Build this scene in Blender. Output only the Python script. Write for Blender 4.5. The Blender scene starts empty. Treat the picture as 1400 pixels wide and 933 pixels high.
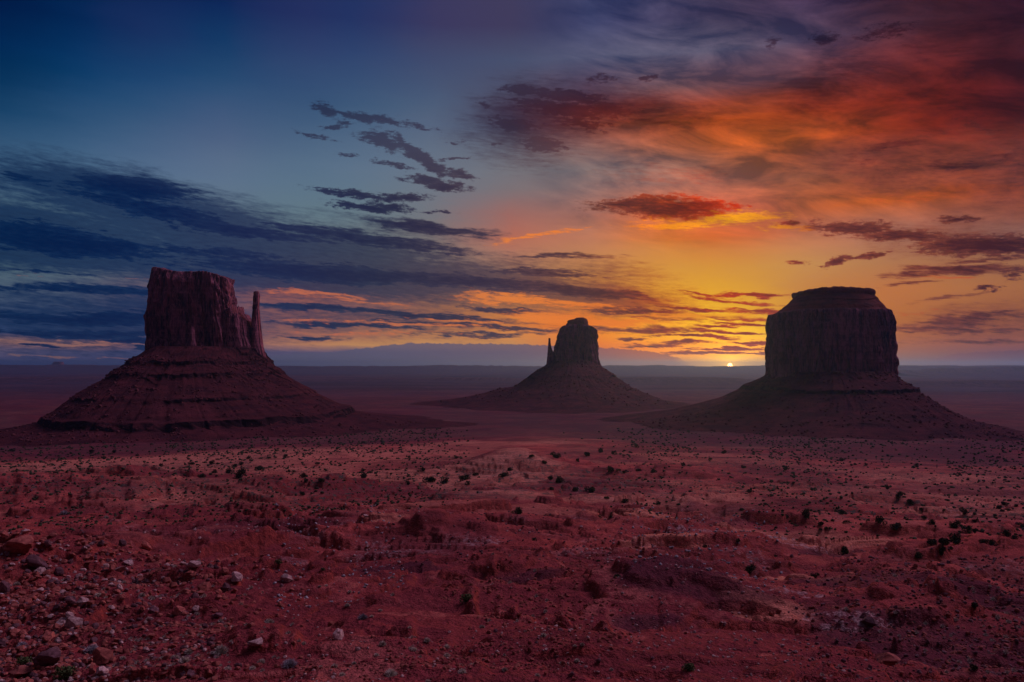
import bpy, math, random
import numpy as np

C = bpy.context.scene.collection
scene = bpy.context.scene
random.seed(7)
F = 1089.0                      # focal length in photograph pixels; horizon at row 500, axis at column 700

# ---------------------------------------------------------------- camera
cam_data = bpy.data.cameras.new('camera')
cam_data.sensor_width = 36.0
cam_data.lens = 28.0
cam_data.shift_y = 0.0239
cam_data.clip_start = 0.5
cam_data.clip_end = 90000.0
cam = bpy.data.objects.new('camera', cam_data)
C.objects.link(cam)
cam.location = (0, 0, 0)
cam.rotation_euler = (math.radians(90), 0, 0)
scene.camera = cam

scene.view_settings.view_transform = 'Standard'
scene.view_settings.look = 'None'
scene.view_settings.exposure = 0.0
scene.view_settings.gamma = 1.0
scene.view_settings.use_curve_mapping = False
scene.render.engine = 'CYCLES'
cy = scene.cycles
cy.use_denoising = True
cy.max_bounces = 5
cy.diffuse_bounces = 2
cy.glossy_bounces = 1
cy.transmission_bounces = 1
cy.volume_bounces = 1
cy.caustics_reflective = False
cy.caustics_refractive = False

# ---------------------------------------------------------------- sun just clearing the horizon
SUN_AZ = math.atan2(998 - 700, F)
SUN_EL = math.radians(1.3)
sd = bpy.data.lights.new('sun', 'SUN')
sd.energy = 0.9
sd.angle = math.radians(0.5)
sd.color = (1.0, 0.36, 0.12)
sun = bpy.data.objects.new('sun', sd)
C.objects.link(sun)
sun.rotation_euler = (math.radians(90) - SUN_EL, 0, math.pi - SUN_AZ)

# ---------------------------------------------------------------- world: dawn sky
world = bpy.data.worlds.new('World')
scene.world = world
world.use_nodes = True
NT = world.node_tree
NT.nodes.clear()
N, L = NT.nodes, NT.links


def s2l(c):
    c = c / 255.0
    return c / 12.92 if c <= 0.04045 else ((c + 0.055) / 1.055) ** 2.4


def put(sock, v):
    if isinstance(v, bpy.types.NodeSocket):
        L.new(v, sock)
    else:
        sock.default_value = v


def m(op, a, b=0.0, c=0.0, clamp=False):
    n = N.new('ShaderNodeMath'); n.operation = op; n.use_clamp = clamp
    put(n.inputs[0], a); put(n.inputs[1], b); put(n.inputs[2], c)
    return n.outputs[0]


def vm(op, a, b=(0, 0, 0), s=1.0):
    n = N.new('ShaderNodeVectorMath'); n.operation = op
    put(n.inputs[0], a); put(n.inputs[1], b)
    if op == 'SCALE':
        put(n.inputs['Scale'], s)
    return n.outputs['Value'] if op in ('LENGTH', 'DOT_PRODUCT') else n.outputs[0]


def mr(v, a, b, c=0.0, d=1.0, smooth=True):
    n = N.new('ShaderNodeMapRange')
    n.interpolation_type = 'SMOOTHSTEP' if smooth else 'LINEAR'
    n.clamp = True
    put(n.inputs['Value'], v); put(n.inputs['From Min'], a); put(n.inputs['From Max'], b)
    put(n.inputs['To Min'], c); put(n.inputs['To Max'], d)
    return n.outputs[0]


def mixc(f, a, b, mode='MIX'):
    n = N.new('ShaderNodeMix'); n.data_type = 'RGBA'; n.blend_type = mode
    put(n.inputs[0], f); put(n.inputs[6], a); put(n.inputs[7], b)
    return n.outputs[2]


def comb(x, y, z=0.0):
    n = N.new('ShaderNodeCombineXYZ'); put(n.inputs[0], x); put(n.inputs[1], y); put(n.inputs[2], z)
    return n.outputs[0]


def noise(vec, scale, detail=6.0, rough=0.55, dist=0.0, color=False, typ='FBM'):
    n = N.new('ShaderNodeTexNoise'); n.noise_dimensions = '3D'; n.noise_type = typ
    put(n.inputs['Vector'], vec); n.inputs['Scale'].default_value = scale
    n.inputs['Detail'].default_value = detail; n.inputs['Roughness'].default_value = rough
    n.inputs['Distortion'].default_value = dist
    return n.outputs['Color'] if color else n.outputs[0]


def rgb(c):
    return (s2l(c[0]), s2l(c[1]), s2l(c[2]), 1.0)


tc = N.new('ShaderNodeTexCoord')
sep = N.new('ShaderNodeSeparateXYZ')
L.new(tc.outputs['Generated'], sep.inputs[0])
dx, dy, dz = sep.outputs
az = m('ARCTAN2', dx, dy)                                   # azimuth from north, radians
hor = m('SQRT', m('ADD', m('MULTIPLY', dx, dx), m('MULTIPLY', dy, dy)))
el = m('ARCTAN2', dz, hor)                                  # elevation, radians


def ang(px, py):                                            # the direction seen at a pixel of the photograph
    a = math.atan2(px - 700, F)
    return a, math.atan((500 - py) / F * math.cos(a))


K = 1000.0                                                  # milliradians keep the numbers readable
X = m('MULTIPLY', az, K)
Y = m('MULTIPLY', el, K)
P0 = comb(X, Y)
# wind warp: long streaks, finer towards the horizon
Pn = comb(m('MULTIPLY', X, 0.010), m('MULTIPLY', m('SUBTRACT', Y, m('MULTIPLY', X, -0.06)), 0.045))
wA = noise(Pn, 0.55, 4, 0.55, color=True)
wB = noise(Pn, 3.2, 5, 0.62, color=True)
wv = vm('ADD', vm('MULTIPLY', vm('SUBTRACT', wA, (.5, .5, .5)), (95, 26, 0)),
        vm('MULTIPLY', vm('SUBTRACT', wB, (.5, .5, .5)), (44, 13, 0)))
PW = vm('ADD', P0, wv)
PS = vm('ADD', P0, vm('SCALE', wv, s=0.42))
# puffier warp for the small ragged clouds
wC = noise(comb(m('MULTIPLY', X, 0.03), m('MULTIPLY', Y, 0.07)), 1.0, 6, 0.68, color=True)
PD = vm('ADD', P0, vm('MULTIPLY', vm('SUBTRACT', wC, (.5, .5, .5)), (44, 19, 0)))

XS = [0, 100, 200, 300, 400, 500, 600, 700, 800, 900, 1000, 1100, 1200, 1300, 1400]
SKY = [
 (0,   [(0,25,65),(0,35,75),(18,42,85),(8,38,85),(30,42,88),(20,42,90),(50,42,80),(62,45,75),(45,45,88),(50,42,78),(60,42,68),(55,42,72),(55,30,45),(50,20,30),(35,12,28)]),
 (50,  [(0,38,78),(0,48,92),(30,52,95),(10,58,98),(45,58,100),(40,60,105),(65,65,100),(65,65,98),(62,70,108),(72,72,105),(75,72,98),(68,58,85),(70,42,58),(62,30,38),(45,18,28)]),
 (100, [(0,48,82),(8,62,100),(25,70,108),(32,75,110),(45,75,112),(52,80,115),(65,82,112),(75,88,115),(88,88,112),(92,90,110),(92,85,105),(98,62,72),(105,38,36),(92,28,25),(62,20,28)]),
 (122, [(8,56,90),(22,70,106),(34,78,114),(46,84,116),(50,80,114),(58,86,118),(72,88,116),(78,78,100),(84,66,88),(98,72,80),(118,58,50),(115,48,38),(108,36,26),(94,26,20),(64,20,26)]),
 (150, [(18,68,100),(35,80,112),(45,88,118),(62,92,122),(55,88,118),(65,95,122),(80,98,122),(76,66,88),(104,46,46),(132,54,32),(146,58,24),(135,50,22),(118,35,18),(100,26,16),(70,20,25)]),
 (185, [(42,84,112),(52,92,120),(65,100,126),(76,102,128),(70,100,126),(78,104,128),(90,106,128),(74,72,92),(134,68,56),(170,76,34),(184,82,14),(166,75,30),(142,52,24),(112,34,18),(82,24,22)]),
 (215, [(58,98,122),(65,104,128),(78,110,134),(88,114,134),(82,112,132),(90,115,135),(102,116,130),(110,112,122),(125,105,105),(150,98,80),(165,85,45),(150,75,50),(115,62,58),(105,42,35),(105,35,22)]),
 (240, [(70,108,128),(75,112,130),(85,118,138),(92,120,138),(88,118,135),(95,120,138),(108,120,132),(118,115,120),(122,110,112),(130,108,106),(150,90,70),(130,75,55),(130,65,45),(130,50,25),(140,52,22)]),
 (280, [(75,108,120),(85,120,128),(95,128,135),(98,125,135),(95,125,132),(98,122,130),(112,118,125),(130,110,110),(150,105,98),(175,90,60),(175,92,75),(180,90,50),(195,92,30),(170,78,30),(150,70,45)]),
 (315, [(80,115,115),(95,130,130),(100,130,130),(98,125,130),(100,125,130),(105,125,128),(122,115,115),(185,98,75),(185,115,92),(218,100,22),(215,85,35),(190,105,75),(160,110,95),(140,100,90),(140,95,85)]),
 (335, [(80,115,115),(92,125,124),(95,122,124),(96,120,124),(102,123,125),(108,122,120),(125,118,112),(180,112,92),(190,125,92),(212,130,60),(210,120,58),(195,125,82),(170,112,85),(155,104,80),(145,98,75)]),
 (360, [(80,115,115),(90,120,115),(90,110,112),(95,112,115),(105,120,118),(110,118,112),(130,120,110),(170,125,100),(192,128,78),(212,145,62),(212,142,52),(195,138,78),(175,115,75),(165,110,70),(150,100,65)]),
 (400, [(75,95,110),(80,95,110),(105,92,102),(120,90,95),(160,95,75),(135,95,90),(140,100,80),(170,120,75),(205,128,42),(222,155,35),(225,160,25),(190,120,60),(190,110,60),(180,110,60),(165,100,60)]),
 (440, [(60,80,110),(70,85,110),(90,85,105),(100,88,102),(140,94,84),(135,92,86),(170,106,66),(220,125,45),(235,100,8),(240,150,0),(232,180,0),(195,110,40),(180,100,45),(160,90,50),(145,80,50)]),
 (458, [(55,80,115),(65,85,112),(85,85,105),(104,90,104),(158,104,84),(160,106,84),(186,122,78),(215,135,70),(235,115,10),(245,160,0),(235,190,0),(190,100,45),(178,95,50),(162,88,55),(148,80,55)]),
 (470, [(215,155,95),(215,150,90),(190,130,95),(150,110,100),(205,140,88),(218,158,80),(222,158,78),(220,150,70),(235,105,20),(250,125,0),(250,140,0),(180,92,50),(170,88,58),(155,82,62),(140,75,62)]),
 (480, [(50,82,122),(58,82,120),(70,82,118),(85,85,115),(95,90,115),(100,88,110),(105,88,108),(118,88,102),(205,85,30),(250,95,0),(245,95,0),(165,82,62),(155,80,62),(140,76,68),(122,68,74)]),
 (500, [(45,68,112),(48,68,112),(60,70,110),(75,75,108),(85,80,108),(90,80,105),(100,82,102),(112,82,98),(160,84,68),(205,85,35),(200,80,35),(145,76,70),(130,72,74),(115,68,78),(100,62,78)]),
]
XSF = np.array(XS, float)


def grid_color(px, py):
    ys = [r[0] for r in SKY]
    px = min(max(px, 0), 1400); py = min(max(py, 0), 500)
    rows = []
    for y, cols in SKY:
        c = np.array([[s2l(q) for q in k] for k in cols])
        rows.append([np.interp(px, XSF, c[:, i]) for i in range(3)])
    rows = np.array(rows)
    o = [float(np.interp(py, ys, rows[:, i])) for i in range(3)]
    w = min(max((750 - px) / 500.0, 0), 1)
    return [o[0], o[1] * (1 - .13 * w), o[2] * (1 + .03 * w)]


def ramp(fac, stops):
    n = N.new('ShaderNodeValToRGB')
    e = n.color_ramp.elements
    while len(e) > 1:
        e.remove(e[-1])
    e[0].position = stops[0][0]; e[0].color = tuple(stops[0][1]) + (1,)
    for p, c in stops[1:]:
        k = e.new(p); k.color = tuple(c) + (1,)
    L.new(fac, n.inputs[0])
    return n.outputs[0]


sepW = N.new('ShaderNodeSeparateXYZ'); L.new(PS, sepW.inputs[0])
XW, YW = sepW.outputs[0], sepW.outputs[1]
T = m('DIVIDE', m('ADD', XW, math.pi * K), 2 * math.pi * K)          # 0..1 round the compass
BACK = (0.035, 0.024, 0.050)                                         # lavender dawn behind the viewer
rowsv = []
for y, _ in SKY:
    v = math.atan((500 - y) / F * 0.93)                              # elevation of this row
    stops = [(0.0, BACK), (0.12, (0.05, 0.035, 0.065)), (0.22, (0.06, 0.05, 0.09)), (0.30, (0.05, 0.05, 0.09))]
    for k in range(25):
        a = -0.60 + k * 0.05
        px = 700 + F * math.tan(a)
        py = 500 - F * math.tan(v) / math.cos(a)
        stops.append(((a + math.pi) / (2 * math.pi), grid_color(px, py)))
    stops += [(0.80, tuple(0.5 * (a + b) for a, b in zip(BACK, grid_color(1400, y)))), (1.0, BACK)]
    rowsv.append((v * K, stops))
rowsv.reverse()                                                      # horizon first
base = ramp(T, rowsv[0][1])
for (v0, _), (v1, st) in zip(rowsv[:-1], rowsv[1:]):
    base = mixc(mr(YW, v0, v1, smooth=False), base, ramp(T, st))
# higher than the photograph reaches: paler towards the zenith
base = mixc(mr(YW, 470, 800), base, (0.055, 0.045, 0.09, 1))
# unseen bright sky patch, added above the frame as the ground's main light
axis = (math.sin(1.0) * math.cos(0.76), math.cos(1.0) * math.cos(0.76), math.sin(0.76))
hi = vm('DOT_PRODUCT', tc.outputs['Generated'], axis)
base = mixc(mr(hi, 0.93, 0.985), base, (5.0, 3.3, 5.1, 1))


def blob(P, px, py, rx, ry, rot=0.0, s=1.0):
    a, e = ang(px, py)
    k = math.cos(a) ** 2
    n = N.new('ShaderNodeMapping'); n.vector_type = 'TEXTURE'
    L.new(P, n.inputs['Vector'])
    n.inputs['Location'].default_value = (a * K, e * K, 0)
    n.inputs['Rotation'].default_value = (0, 0, -math.radians(rot))
    f = 1.45 * K / F
    n.inputs['Scale'].default_value = (rx * f * k, ry * f * math.cos(a), 1)
    return mr(vm('LENGTH', n.outputs[0]), 0.0, 1.0, s, 0.0)


def _mad(acc, P):                                            # the same point, evaluated after acc: keeps the shader's working memory small
    n = N.new('ShaderNodeVectorMath'); n.operation = 'MULTIPLY_ADD'
    L.new(acc, n.inputs[0]); n.inputs[1].default_value = (1e-6, 1e-6, 1e-6); L.new(P, n.inputs[2])
    return n.outputs[0]


def blobs(P, lst):
    acc = None
    for i, b in enumerate(lst):
        if i and i % 8 == 0:
            P = _mad(acc, P)
        v = blob(P, *b)
        acc = v if acc is None else m('MAXIMUM', acc, v)
    return acc


streak = noise(comb(m('MULTIPLY', X, 0.012), m('MULTIPLY', m('ADD', Y, m('MULTIPLY', X, 0.09)), 0.085)), 1.6, 8, 0.66)
fine = noise(comb(m('MULTIPLY', X, 0.030), m('MULTIPLY', m('ADD', Y, m('MULTIPLY', X, 0.08)), 0.16)), 2.2, 7, 0.66)
# the sun and its glow
sa, se = ang(998, 500.0)
def sundist(sx, sy):
    return m('SQRT', m('ADD', m('POWER', m('DIVIDE', m('SUBTRACT', X, sa * K), sx), 2.0), m('POWER', m('DIVIDE', m('SUBTRACT', Y, se * K), sy), 2.0)))
g1 = m('MULTIPLY', m('EXPONENT', m('MULTIPLY', sundist(60, 26), -1.0)), m('ADD', 0.5, m('MULTIPLY', streak, 1.0)))
g2 = m('EXPONENT', m('MULTIPLY', sundist(10, 8), -1.0))
base = vm('ADD', base, vm('SCALE', comb(1.7, 1.0, 0.0), s=g1))
base = vm('ADD', base, vm('SCALE', comb(2.6, 1.3, 0.1), s=g2))
puff = noise(comb(m('MULTIPLY', X, 0.045), m('MULTIPLY', Y, 0.095)), 2.0, 8, 0.7)

STREAKY = [(175,256,130,20,3,1.15),(35,240,60,8,5,.8),(215,288,200,18,9,1.0),(90,330,200,24,3,1.15),(330,312,190,13,6,.95),
 (500,325,190,13,7,.95),(580,312,115,8,8,1.0),(300,345,220,14,4,.8),(470,374,300,18,2,1.1),(640,388,240,15,3,1.05),(800,398,130,11,6,1.15),(860,424,110,8,3,1.0),
 (760,352,90,4,1,.75),(740,370,120,9,3,.8),(130,398,240,9,1,.8),(60,372,130,5,4,.7),(130,432,230,13,0,1.0),(150,455,230,9,0,1.0),(200,466,70,6,1,1.1),(50,470,60,3.5,2,1.0),(210,475,35,3,0,.9),
 (430,424,110,6,2,.95),(560,432,200,6,3,1.0),(480,446,160,5,3,.9),(640,448,200,5,3,.95),(700,425,110,6,5,.8),(430,462,80,4,0,.7),(650,459,130,4,0,.7),
 (880,452,150,6,2,.75),(1000,408,80,4,8,.75),(960,398,60,3,8,.6),(1040,424,60,4,2,.9),(1020,441,70,3,1,.9),(960,455,80,3,1,.8),(1030,470,50,3,1,1.0),(935,471,42,3.5,1,1.0),(865,466,20,3,0,.9),(960,484,60,3,0,.9),(1000,478,60,2.5,0,1.0),(940,462,70,3,2,1.0),(1010,455,60,2.5,0,1.0),(985,433,90,4,2,1.0),(900,436,60,4,3,.9),(970,446,50,3,0,.9),(1030,484,30,2,0,1.0),(900,474,50,2.5,1,.9),(1030,400,60,3,5,.9),(940,420,80,4,5,.9),
 (1320,440,110,11,-3,.85),(1290,452,120,8,2,.8),(1330,468,110,6,0,.7),(1250,372,80,7,-3,.75),(1300,365,100,7,4,.95),(1240,388,50,5,-5,.7),(1350,352,90,6,2,.7),(1290,410,80,4,-6,.5)]
dS = blobs(PW, STREAKY)
aS = mr(m('ADD', dS, m('MULTIPLY', m('SUBTRACT', m('MULTIPLY', m('ADD', streak, fine), 0.5), 0.5), 2.3)), 0.10, 0.66)

VEIL = [(150,262,190,26,5,1.2),(250,300,290,32,8,1.2),(70,328,280,36,3,1.3),(400,340,330,30,5,1.1),(460,372,380,32,2,1.2),(690,392,260,24,4,1.0),
 (150,440,330,44,0,.85),(500,435,260,22,3,.6),(830,408,140,20,6,.95),(820,372,120,14,3,.55),(60,398,160,14,0,.5),(560,312,150,9,8,.6),
 (730,170,100,46,4,.75),(860,150,130,24,6,.65),(1270,222,150,34,2,.85),(1130,120,110,28,-14,.6),(1380,220,120,60,0,.75),(1320,60,130,30,0,.4),
 (1330,445,150,22,-3,.6),(1300,325,160,24,4,.6),(900,240,130,16,4,.35)]
aS = m('MULTIPLY', aS, mr(dS, 0.0, 0.2))
dV = blobs(_mad(dS, PW), [(a, b, rx * 1.1, ry * 1.55, r, k) for a, b, rx, ry, r, k in VEIL])
aV = mr(m('ADD', dV, m('MULTIPLY', m('SUBTRACT', m('MULTIPLY', m('ADD', streak, fine), 0.5), 0.5), 1.7)), 0.10, 0.85)

PUFFY = [(445,150,22,9,20,.9),(505,162,66,7,6,1.0),(460,172,24,6,-12,.8),(575,172,35,5,14,.7),(430,187,36,4,10,.65),(475,211,16,4,8,.7),
 (522,193,36,12,14,1.05),(575,214,62,10,30,1.15),(628,238,24,8,15,1.05),(620,217,26,3,-4,.7),(538,225,34,5,12,.75),(580,245,36,6,3,1.05),(610,255,38,7,3,1.1),(480,264,66,6,4,1.0),(545,271,52,7,-4,1.0),(510,284,70,8,3,1.05),(600,291,30,3,3,.7),(625,196,24,3,-5,.6),
 (715,124,42,8,5,1.0),(775,131,70,9,6,1.05),(665,143,14,8,0,.7),(705,170,44,12,6,1.0),(742,196,38,12,8,1.1),(770,150,90,14,8,1.0),(830,150,60,10,6,.9),(790,168,60,12,6,.7),(820,108,30,6,0,.6),(885,107,16,4,0,.8),(680,198,14,4,-6,.7),
 (870,277,76,10,-3,1.15),(915,286,92,15,4,1.2),(960,280,50,9,3,1.0),(1010,283,22,4,2,.7),
 (1130,52,26,9,0,.7),(1055,58,14,8,0,.6),(1215,40,50,12,0,.6),
 (1225,198,70,9,-6,.85),(1300,228,70,12,3,.9),(1190,222,60,8,12,.6),(1340,175,60,8,30,.6),(1380,215,40,14,10,.7),
 (1165,311,76,11,5,1.1),(1235,322,84,11,6,1.05),(1310,300,40,6,4,.95),(1345,336,120,17,4,1.2),(1078,306,16,4,0,.85),
 (1145,357,24,7,-22,1.15),(1185,350,40,5,-8,.95),(1092,358,24,4,5,.7),(1350,395,22,4,-6,1.1),(1385,372,30,12,20,.7)]
dP = blobs(_mad(dV, PD), PUFFY)
aP = mr(m('ADD', dP, m('MULTIPLY', m('SUBTRACT', m('ADD', m('MULTIPLY', puff, 0.6), m('MULTIPLY', fine, 0.4)), 0.5), 3.8)), 0.16, 0.66)

aP = m('MULTIPLY', aP, mr(dP, 0.0, 0.3))
aV = m('MULTIPLY', aV, mr(dV, 0.0, 0.3))
# shade of the unlit cloud and of its sun-touched edges, round the compass
def azramp(lst):
    return ramp(T, [((math.atan2(px - 700, F) + math.pi) / (2 * math.pi), tuple(s2l(q) for q in c)) for px, c in lst])


dark = azramp([(0,(0,28,68)),(200,(4,28,70)),(380,(24,34,72)),(520,(34,38,66)),(680,(52,40,60)),(800,(72,40,44)),(900,(96,38,26)),(1000,(135,32,8)),(1120,(92,38,34)),(1250,(76,30,32)),(1400,(54,22,30))])
thin = azramp([(0,(14,44,82)),(200,(22,48,86)),(380,(40,52,84)),(520,(52,58,80)),(680,(80,62,74)),(800,(120,72,60)),(900,(170,62,22)),(1000,(200,52,6)),(1120,(150,70,52)),(1250,(138,68,48)),(1400,(110,58,52))])
litc = azramp([(0,(150,112,100)),(200,(165,105,92)),(380,(196,105,76)),(520,(200,112,72)),(700,(236,130,52)),(850,(238,120,24)),(1000,(242,160,0)),(1150,(214,92,32)),(1400,(170,74,40))])

body = mixc(mr(m('ADD', m('MULTIPLY', fine, 0.7), m('MULTIPLY', m('MAXIMUM', m('MAXIMUM', dS, m('MULTIPLY', dV, 0.5)), dP), 0.35)), 0.40, 0.78), thin, dark)
aC = m('MAXIMUM', m('MAXIMUM', aS, m('MULTIPLY', aV, 0.9)), aP)
body = mixc(mr(Y, 190, 290), body, vm('MULTIPLY', base, (0.50, 0.36, 0.42)))
col = mixc(aC, base, body)

# undersides and holes catching the light: a rim where the streak is half dense, strong near the horizon and the sun
LIT = [(430,402,110,7,3,.85),(480,412,120,6,4,.75),(700,410,110,10,3,1.0),(780,416,100,8,4,1.0),(760,434,90,9,4,1.1),(840,440,120,8,2,1.0),
 (560,446,180,4,2,.85),(420,437,70,3,2,.8),(640,440,110,4,3,.8),(500,456,200,3,1,.75),(100,466,90,3,1,1.2),(60,488,90,2.5,0,.9),(160,487,70,2,0,.8),(215,382,60,4,-3,.5),(60,378,90,4,2,.35),
 (930,432,90,8,0,1.0),(1000,430,70,10,0,.8),(930,306,100,8,2,1.0),(1010,298,90,12,0,1.0),(1080,312,60,8,0,.9),(900,300,60,6,3,.6),(735,325,70,6,-14,.9),(790,314,50,4,-14,.6),
 (1250,270,110,10,4,.6),(1345,318,50,5,0,.4),(1290,376,70,3,2,.8),(1260,330,40,4,0,.5),(1250,430,70,4,-4,.5)]
dL = blobs(_mad(dP, PW), LIT)
aL = mr(m('ADD', dL, m('MULTIPLY', m('SUBTRACT', fine, 0.5), 1.9)), 0.36, 0.95)
col = mixc(m('MULTIPLY', aL, 0.88), col, litc)
# high wide wisps in the red east
wisp = noise(comb(m('MULTIPLY', m('ADD', X, m('MULTIPLY', Y, 0.5)), 0.0068), m('MULTIPLY', m('ADD', Y, m('MULTIPLY', X, 0.12)), 0.021)), 1.5, 9, 0.62, dist=0.4)
wmask = m('MULTIPLY', mr(X, -20, 200), mr(Y, 120, 220))
wk = m('MULTIPLY', m('SUBTRACT', wisp, 0.5), m('MULTIPLY', wmask, 4.6))
wk = m('MAXIMUM', wk, -0.5)
col = vm('MULTIPLY', col, comb(m('ADD', 1.0, wk), m('ADD', 1.0, m('MULTIPLY', wk, 0.8)), m('ADD', 1.0, m('MULTIPLY', wk, 0.5))))

# distant cloud bank lying on the horizon
bump = noise(comb(m('MULTIPLY', X, 0.09), 0.0), 1.0, 5, 0.65)
topx = ramp(T, [((math.atan2(px - 700, F) + math.pi) / (2 * math.pi), (h, h, h)) for px, h in
                [(340,0.0),(372,0.14),(460,0.16),(505,0.22),(560,0.28),(700,0.27),(820,0.23),(900,0.17),(960,0.0),(1240,0.0),(1300,0.13),(1400,0.17)]])
bank_h = m('ADD', m('MULTIPLY', topx, 100.0), m('MULTIPLY', m('SUBTRACT', bump, 0.5), 9.0))
bank = mr(m('SUBTRACT', bank_h, Y), -0.4, 0.8)
bank = m('MULTIPLY', bank, mr(topx, 0.02, 0.12))
bankc = azramp([(300,(82,84,112)),(560,(96,88,112)),(760,(108,86,104)),(900,(178,86,56)),(1240,(150,76,66)),(1400,(104,64,76))])
col = mixc(m('MULTIPLY', bank, 0.9), col, bankc)

disc = mr(sundist(3.1, 3.1), 1.0, 0.8)
col = vm('ADD', col, vm('SCALE', comb(22, 11, 3.5), s=disc))

# a low-sun Nishita sky supplies the faint air light under the painted cloud
nish = N.new('ShaderNodeTexSky'); nish.sky_type = 'NISHITA'; nish.sun_disc = False
nish.sun_elevation = SUN_EL; nish.sun_rotation = SUN_AZ
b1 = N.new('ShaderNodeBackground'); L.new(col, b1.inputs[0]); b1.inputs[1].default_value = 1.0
b2 = N.new('ShaderNodeBackground'); L.new(nish.outputs[0], b2.inputs[0]); b2.inputs[1].default_value = 0.00008
add = N.new('ShaderNodeAddShader'); L.new(b1.outputs[0], add.inputs[0]); L.new(b2.outputs[0], add.inputs[1])
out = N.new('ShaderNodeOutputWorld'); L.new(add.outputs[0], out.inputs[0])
world.cycles.sampling_method = 'MANUAL'
world.cycles.sample_map_resolution = 512

# ================================================================ helpers for solid things
RNG = np.random.RandomState(11)
_TAB = np.random.RandomState(3).rand(1024)
_PERM = np.random.RandomState(5).permutation(1024)


def _h(i, j, k=0):
    return _TAB[(_PERM[(_PERM[(i + 57 * k) & 1023] + j) & 1023])]


def vn(x, y, k=0):                                          # value noise, -1..1
    xi = np.floor(x).astype(np.int64); yi = np.floor(y).astype(np.int64)
    fx = x - xi; fy = y - yi
    fx = fx * fx * fx * (fx * (fx * 6 - 15) + 10); fy = fy * fy * fy * (fy * (fy * 6 - 15) + 10)
    a = _h(xi, yi, k); b = _h(xi + 1, yi, k); c = _h(xi, yi + 1, k); d = _h(xi + 1, yi + 1, k)
    return (a + (b - a) * fx + (c - a) * fy + (a - b - c + d) * fx * fy) * 2 - 1


def fbm(x, y, o=4, k=0, g=0.5):
    s = 0; a = 1.0; t = 0
    for i in range(o):
        s = s + a * vn(x * 2 ** i * 1.0 + 13.7 * i, y * 2 ** i + 7.1 * i, k + i)
        t += a; a *= g
    return s / t


def ridged(x, y, o=4, k=0, g=0.55):
    s = 0; a = 1.0; t = 0
    for i in range(o):
        s = s + a * (1 - np.abs(vn(x * 2 ** i + 5.3 * i, y * 2 ** i + 3.9 * i, k + i)) * 2)
        t += a; a *= g
    return s / t


def sst(x, a, b):
    t = np.clip((x - a) / (b - a), 0, 1)
    return t * t * (3 - 2 * t)


def link_mesh(name, v, f, mat, parent=None, smooth=True, attrs=None):
    me = bpy.data.meshes.new(name)
    v = np.asarray(v, np.float32); f = np.asarray(f, np.int32)
    me.vertices.add(len(v)); me.vertices.foreach_set('co', v.ravel())
    k = f.shape[1]
    me.loops.add(f.size); me.loops.foreach_set('vertex_index', f.ravel())
    me.polygons.add(len(f))
    me.polygons.foreach_set('loop_start', np.arange(0, f.size, k, dtype=np.int32))
    me.polygons.foreach_set('loop_total', np.full(len(f), k, np.int32))
    me.update(calc_edges=True)
    me.shade_smooth() if smooth else me.shade_flat()
    if attrs:
        for an, av in attrs.items():
            at = me.attributes.new(an, 'FLOAT', 'POINT')
            at.data.foreach_set('value', np.asarray(av, np.float32))
    me.materials.append(mat)
    o = bpy.data.objects.new(name, me)
    C.objects.link(o)
    if parent is not None:
        o.parent = parent
    return o


def tag(o, label=None, cat=None, group=None, kind=None):
    if label: o['label'] = label
    if cat: o['category'] = cat
    if group: o['group'] = group
    if kind: o['kind'] = kind
    return o


def empty(name, loc):
    o = bpy.data.objects.new(name, None)
    o.empty_display_size = 1.0
    C.objects.link(o); o.location = loc
    return o


# ---------------------------------------------------------------- the lie of the land
PR = np.array([0.01, 4, 8, 14, 22, 40, 70, 120, 220, 420, 700, 1100, 1500, 2500, 5000, 15000, 60000.])
PZ = np.array([-1.8, -1.9, -3.2, -5.6, -8.7, -12.9, -19.0, -27.8, -41, -59, -77, -97, -104, -110, -114, -120, -120.])
_lr = np.linspace(math.log(0.01), math.log(60000), 1200)
_pz = np.interp(_lr, np.log(PR), PZ)
_kk = np.hanning(41); _kk /= _kk.sum()
_pz = np.convolve(np.pad(_pz, 20, mode='edge'), _kk, mode='valid')


def profile(r):
    return np.interp(np.log(np.maximum(r, 0.02)), _lr, _pz)


def gpt(px, py):                                            # where the mean slope is seen at this pixel
    ux = (px - 700) / F; uz = (500 - py) / F
    t = np.exp(np.linspace(math.log(8), math.log(14000), 4000))
    z = profile(np.hypot(ux * t, t))
    i = int(np.argmax(uz * t < z))
    return ux * t[i], t[i]


HILLS = []                                                  # x, y, half width, half depth, height, turn, sharpness


def hill(px, py, wpx, depth, h, turn=0.0, sharp=2.0):
    x, y = gpt(px, py)
    HILLS.append((x, y, wpx * y / F, depth * y, h * y / F, math.radians(turn), sharp))


# px, py of the crest, half width in px, depth as a share of the distance, height in px
hill(60, 668, 190, .16, 16, 0)
hill(150, 700, 210, .10, 15, -6)
hill(40, 725, 170, .10, 16, 0)
hill(380, 668, 90, .10, 12, 12)
hill(697, 640, 62, .10, 20, 0, 2.5)
hill(640, 742, 80, .09, 17, -28, 2.0)
hill(730, 780, 80, .08, 22, -22)
hill(560, 735, 80, .08, 14, 5)
hill(905, 815, 110, .10, 34, -18, 2.4)
hill(850, 745, 100, .06, 12, 0)
hill(1020, 752, 75, .07, 20, -6, 3.0)
hill(1370, 830, 160, .22, 44, 24)
hill(1340, 745, 90, .10, 18, 8)
hill(1230, 835, 85, .06, 14, -20, 3)
hill(130, 835, 130, .16, 24, -10)
hill(20, 800, 110, .22, 46, 0)
hill(400, 800, 120, .08, 16, 14)
hill(560, 860, 120, .10, 16, -12)
hill(310, 900, 150, .12, 12, 4)
hill(780, 900, 150, .10, 14, 0)
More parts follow.
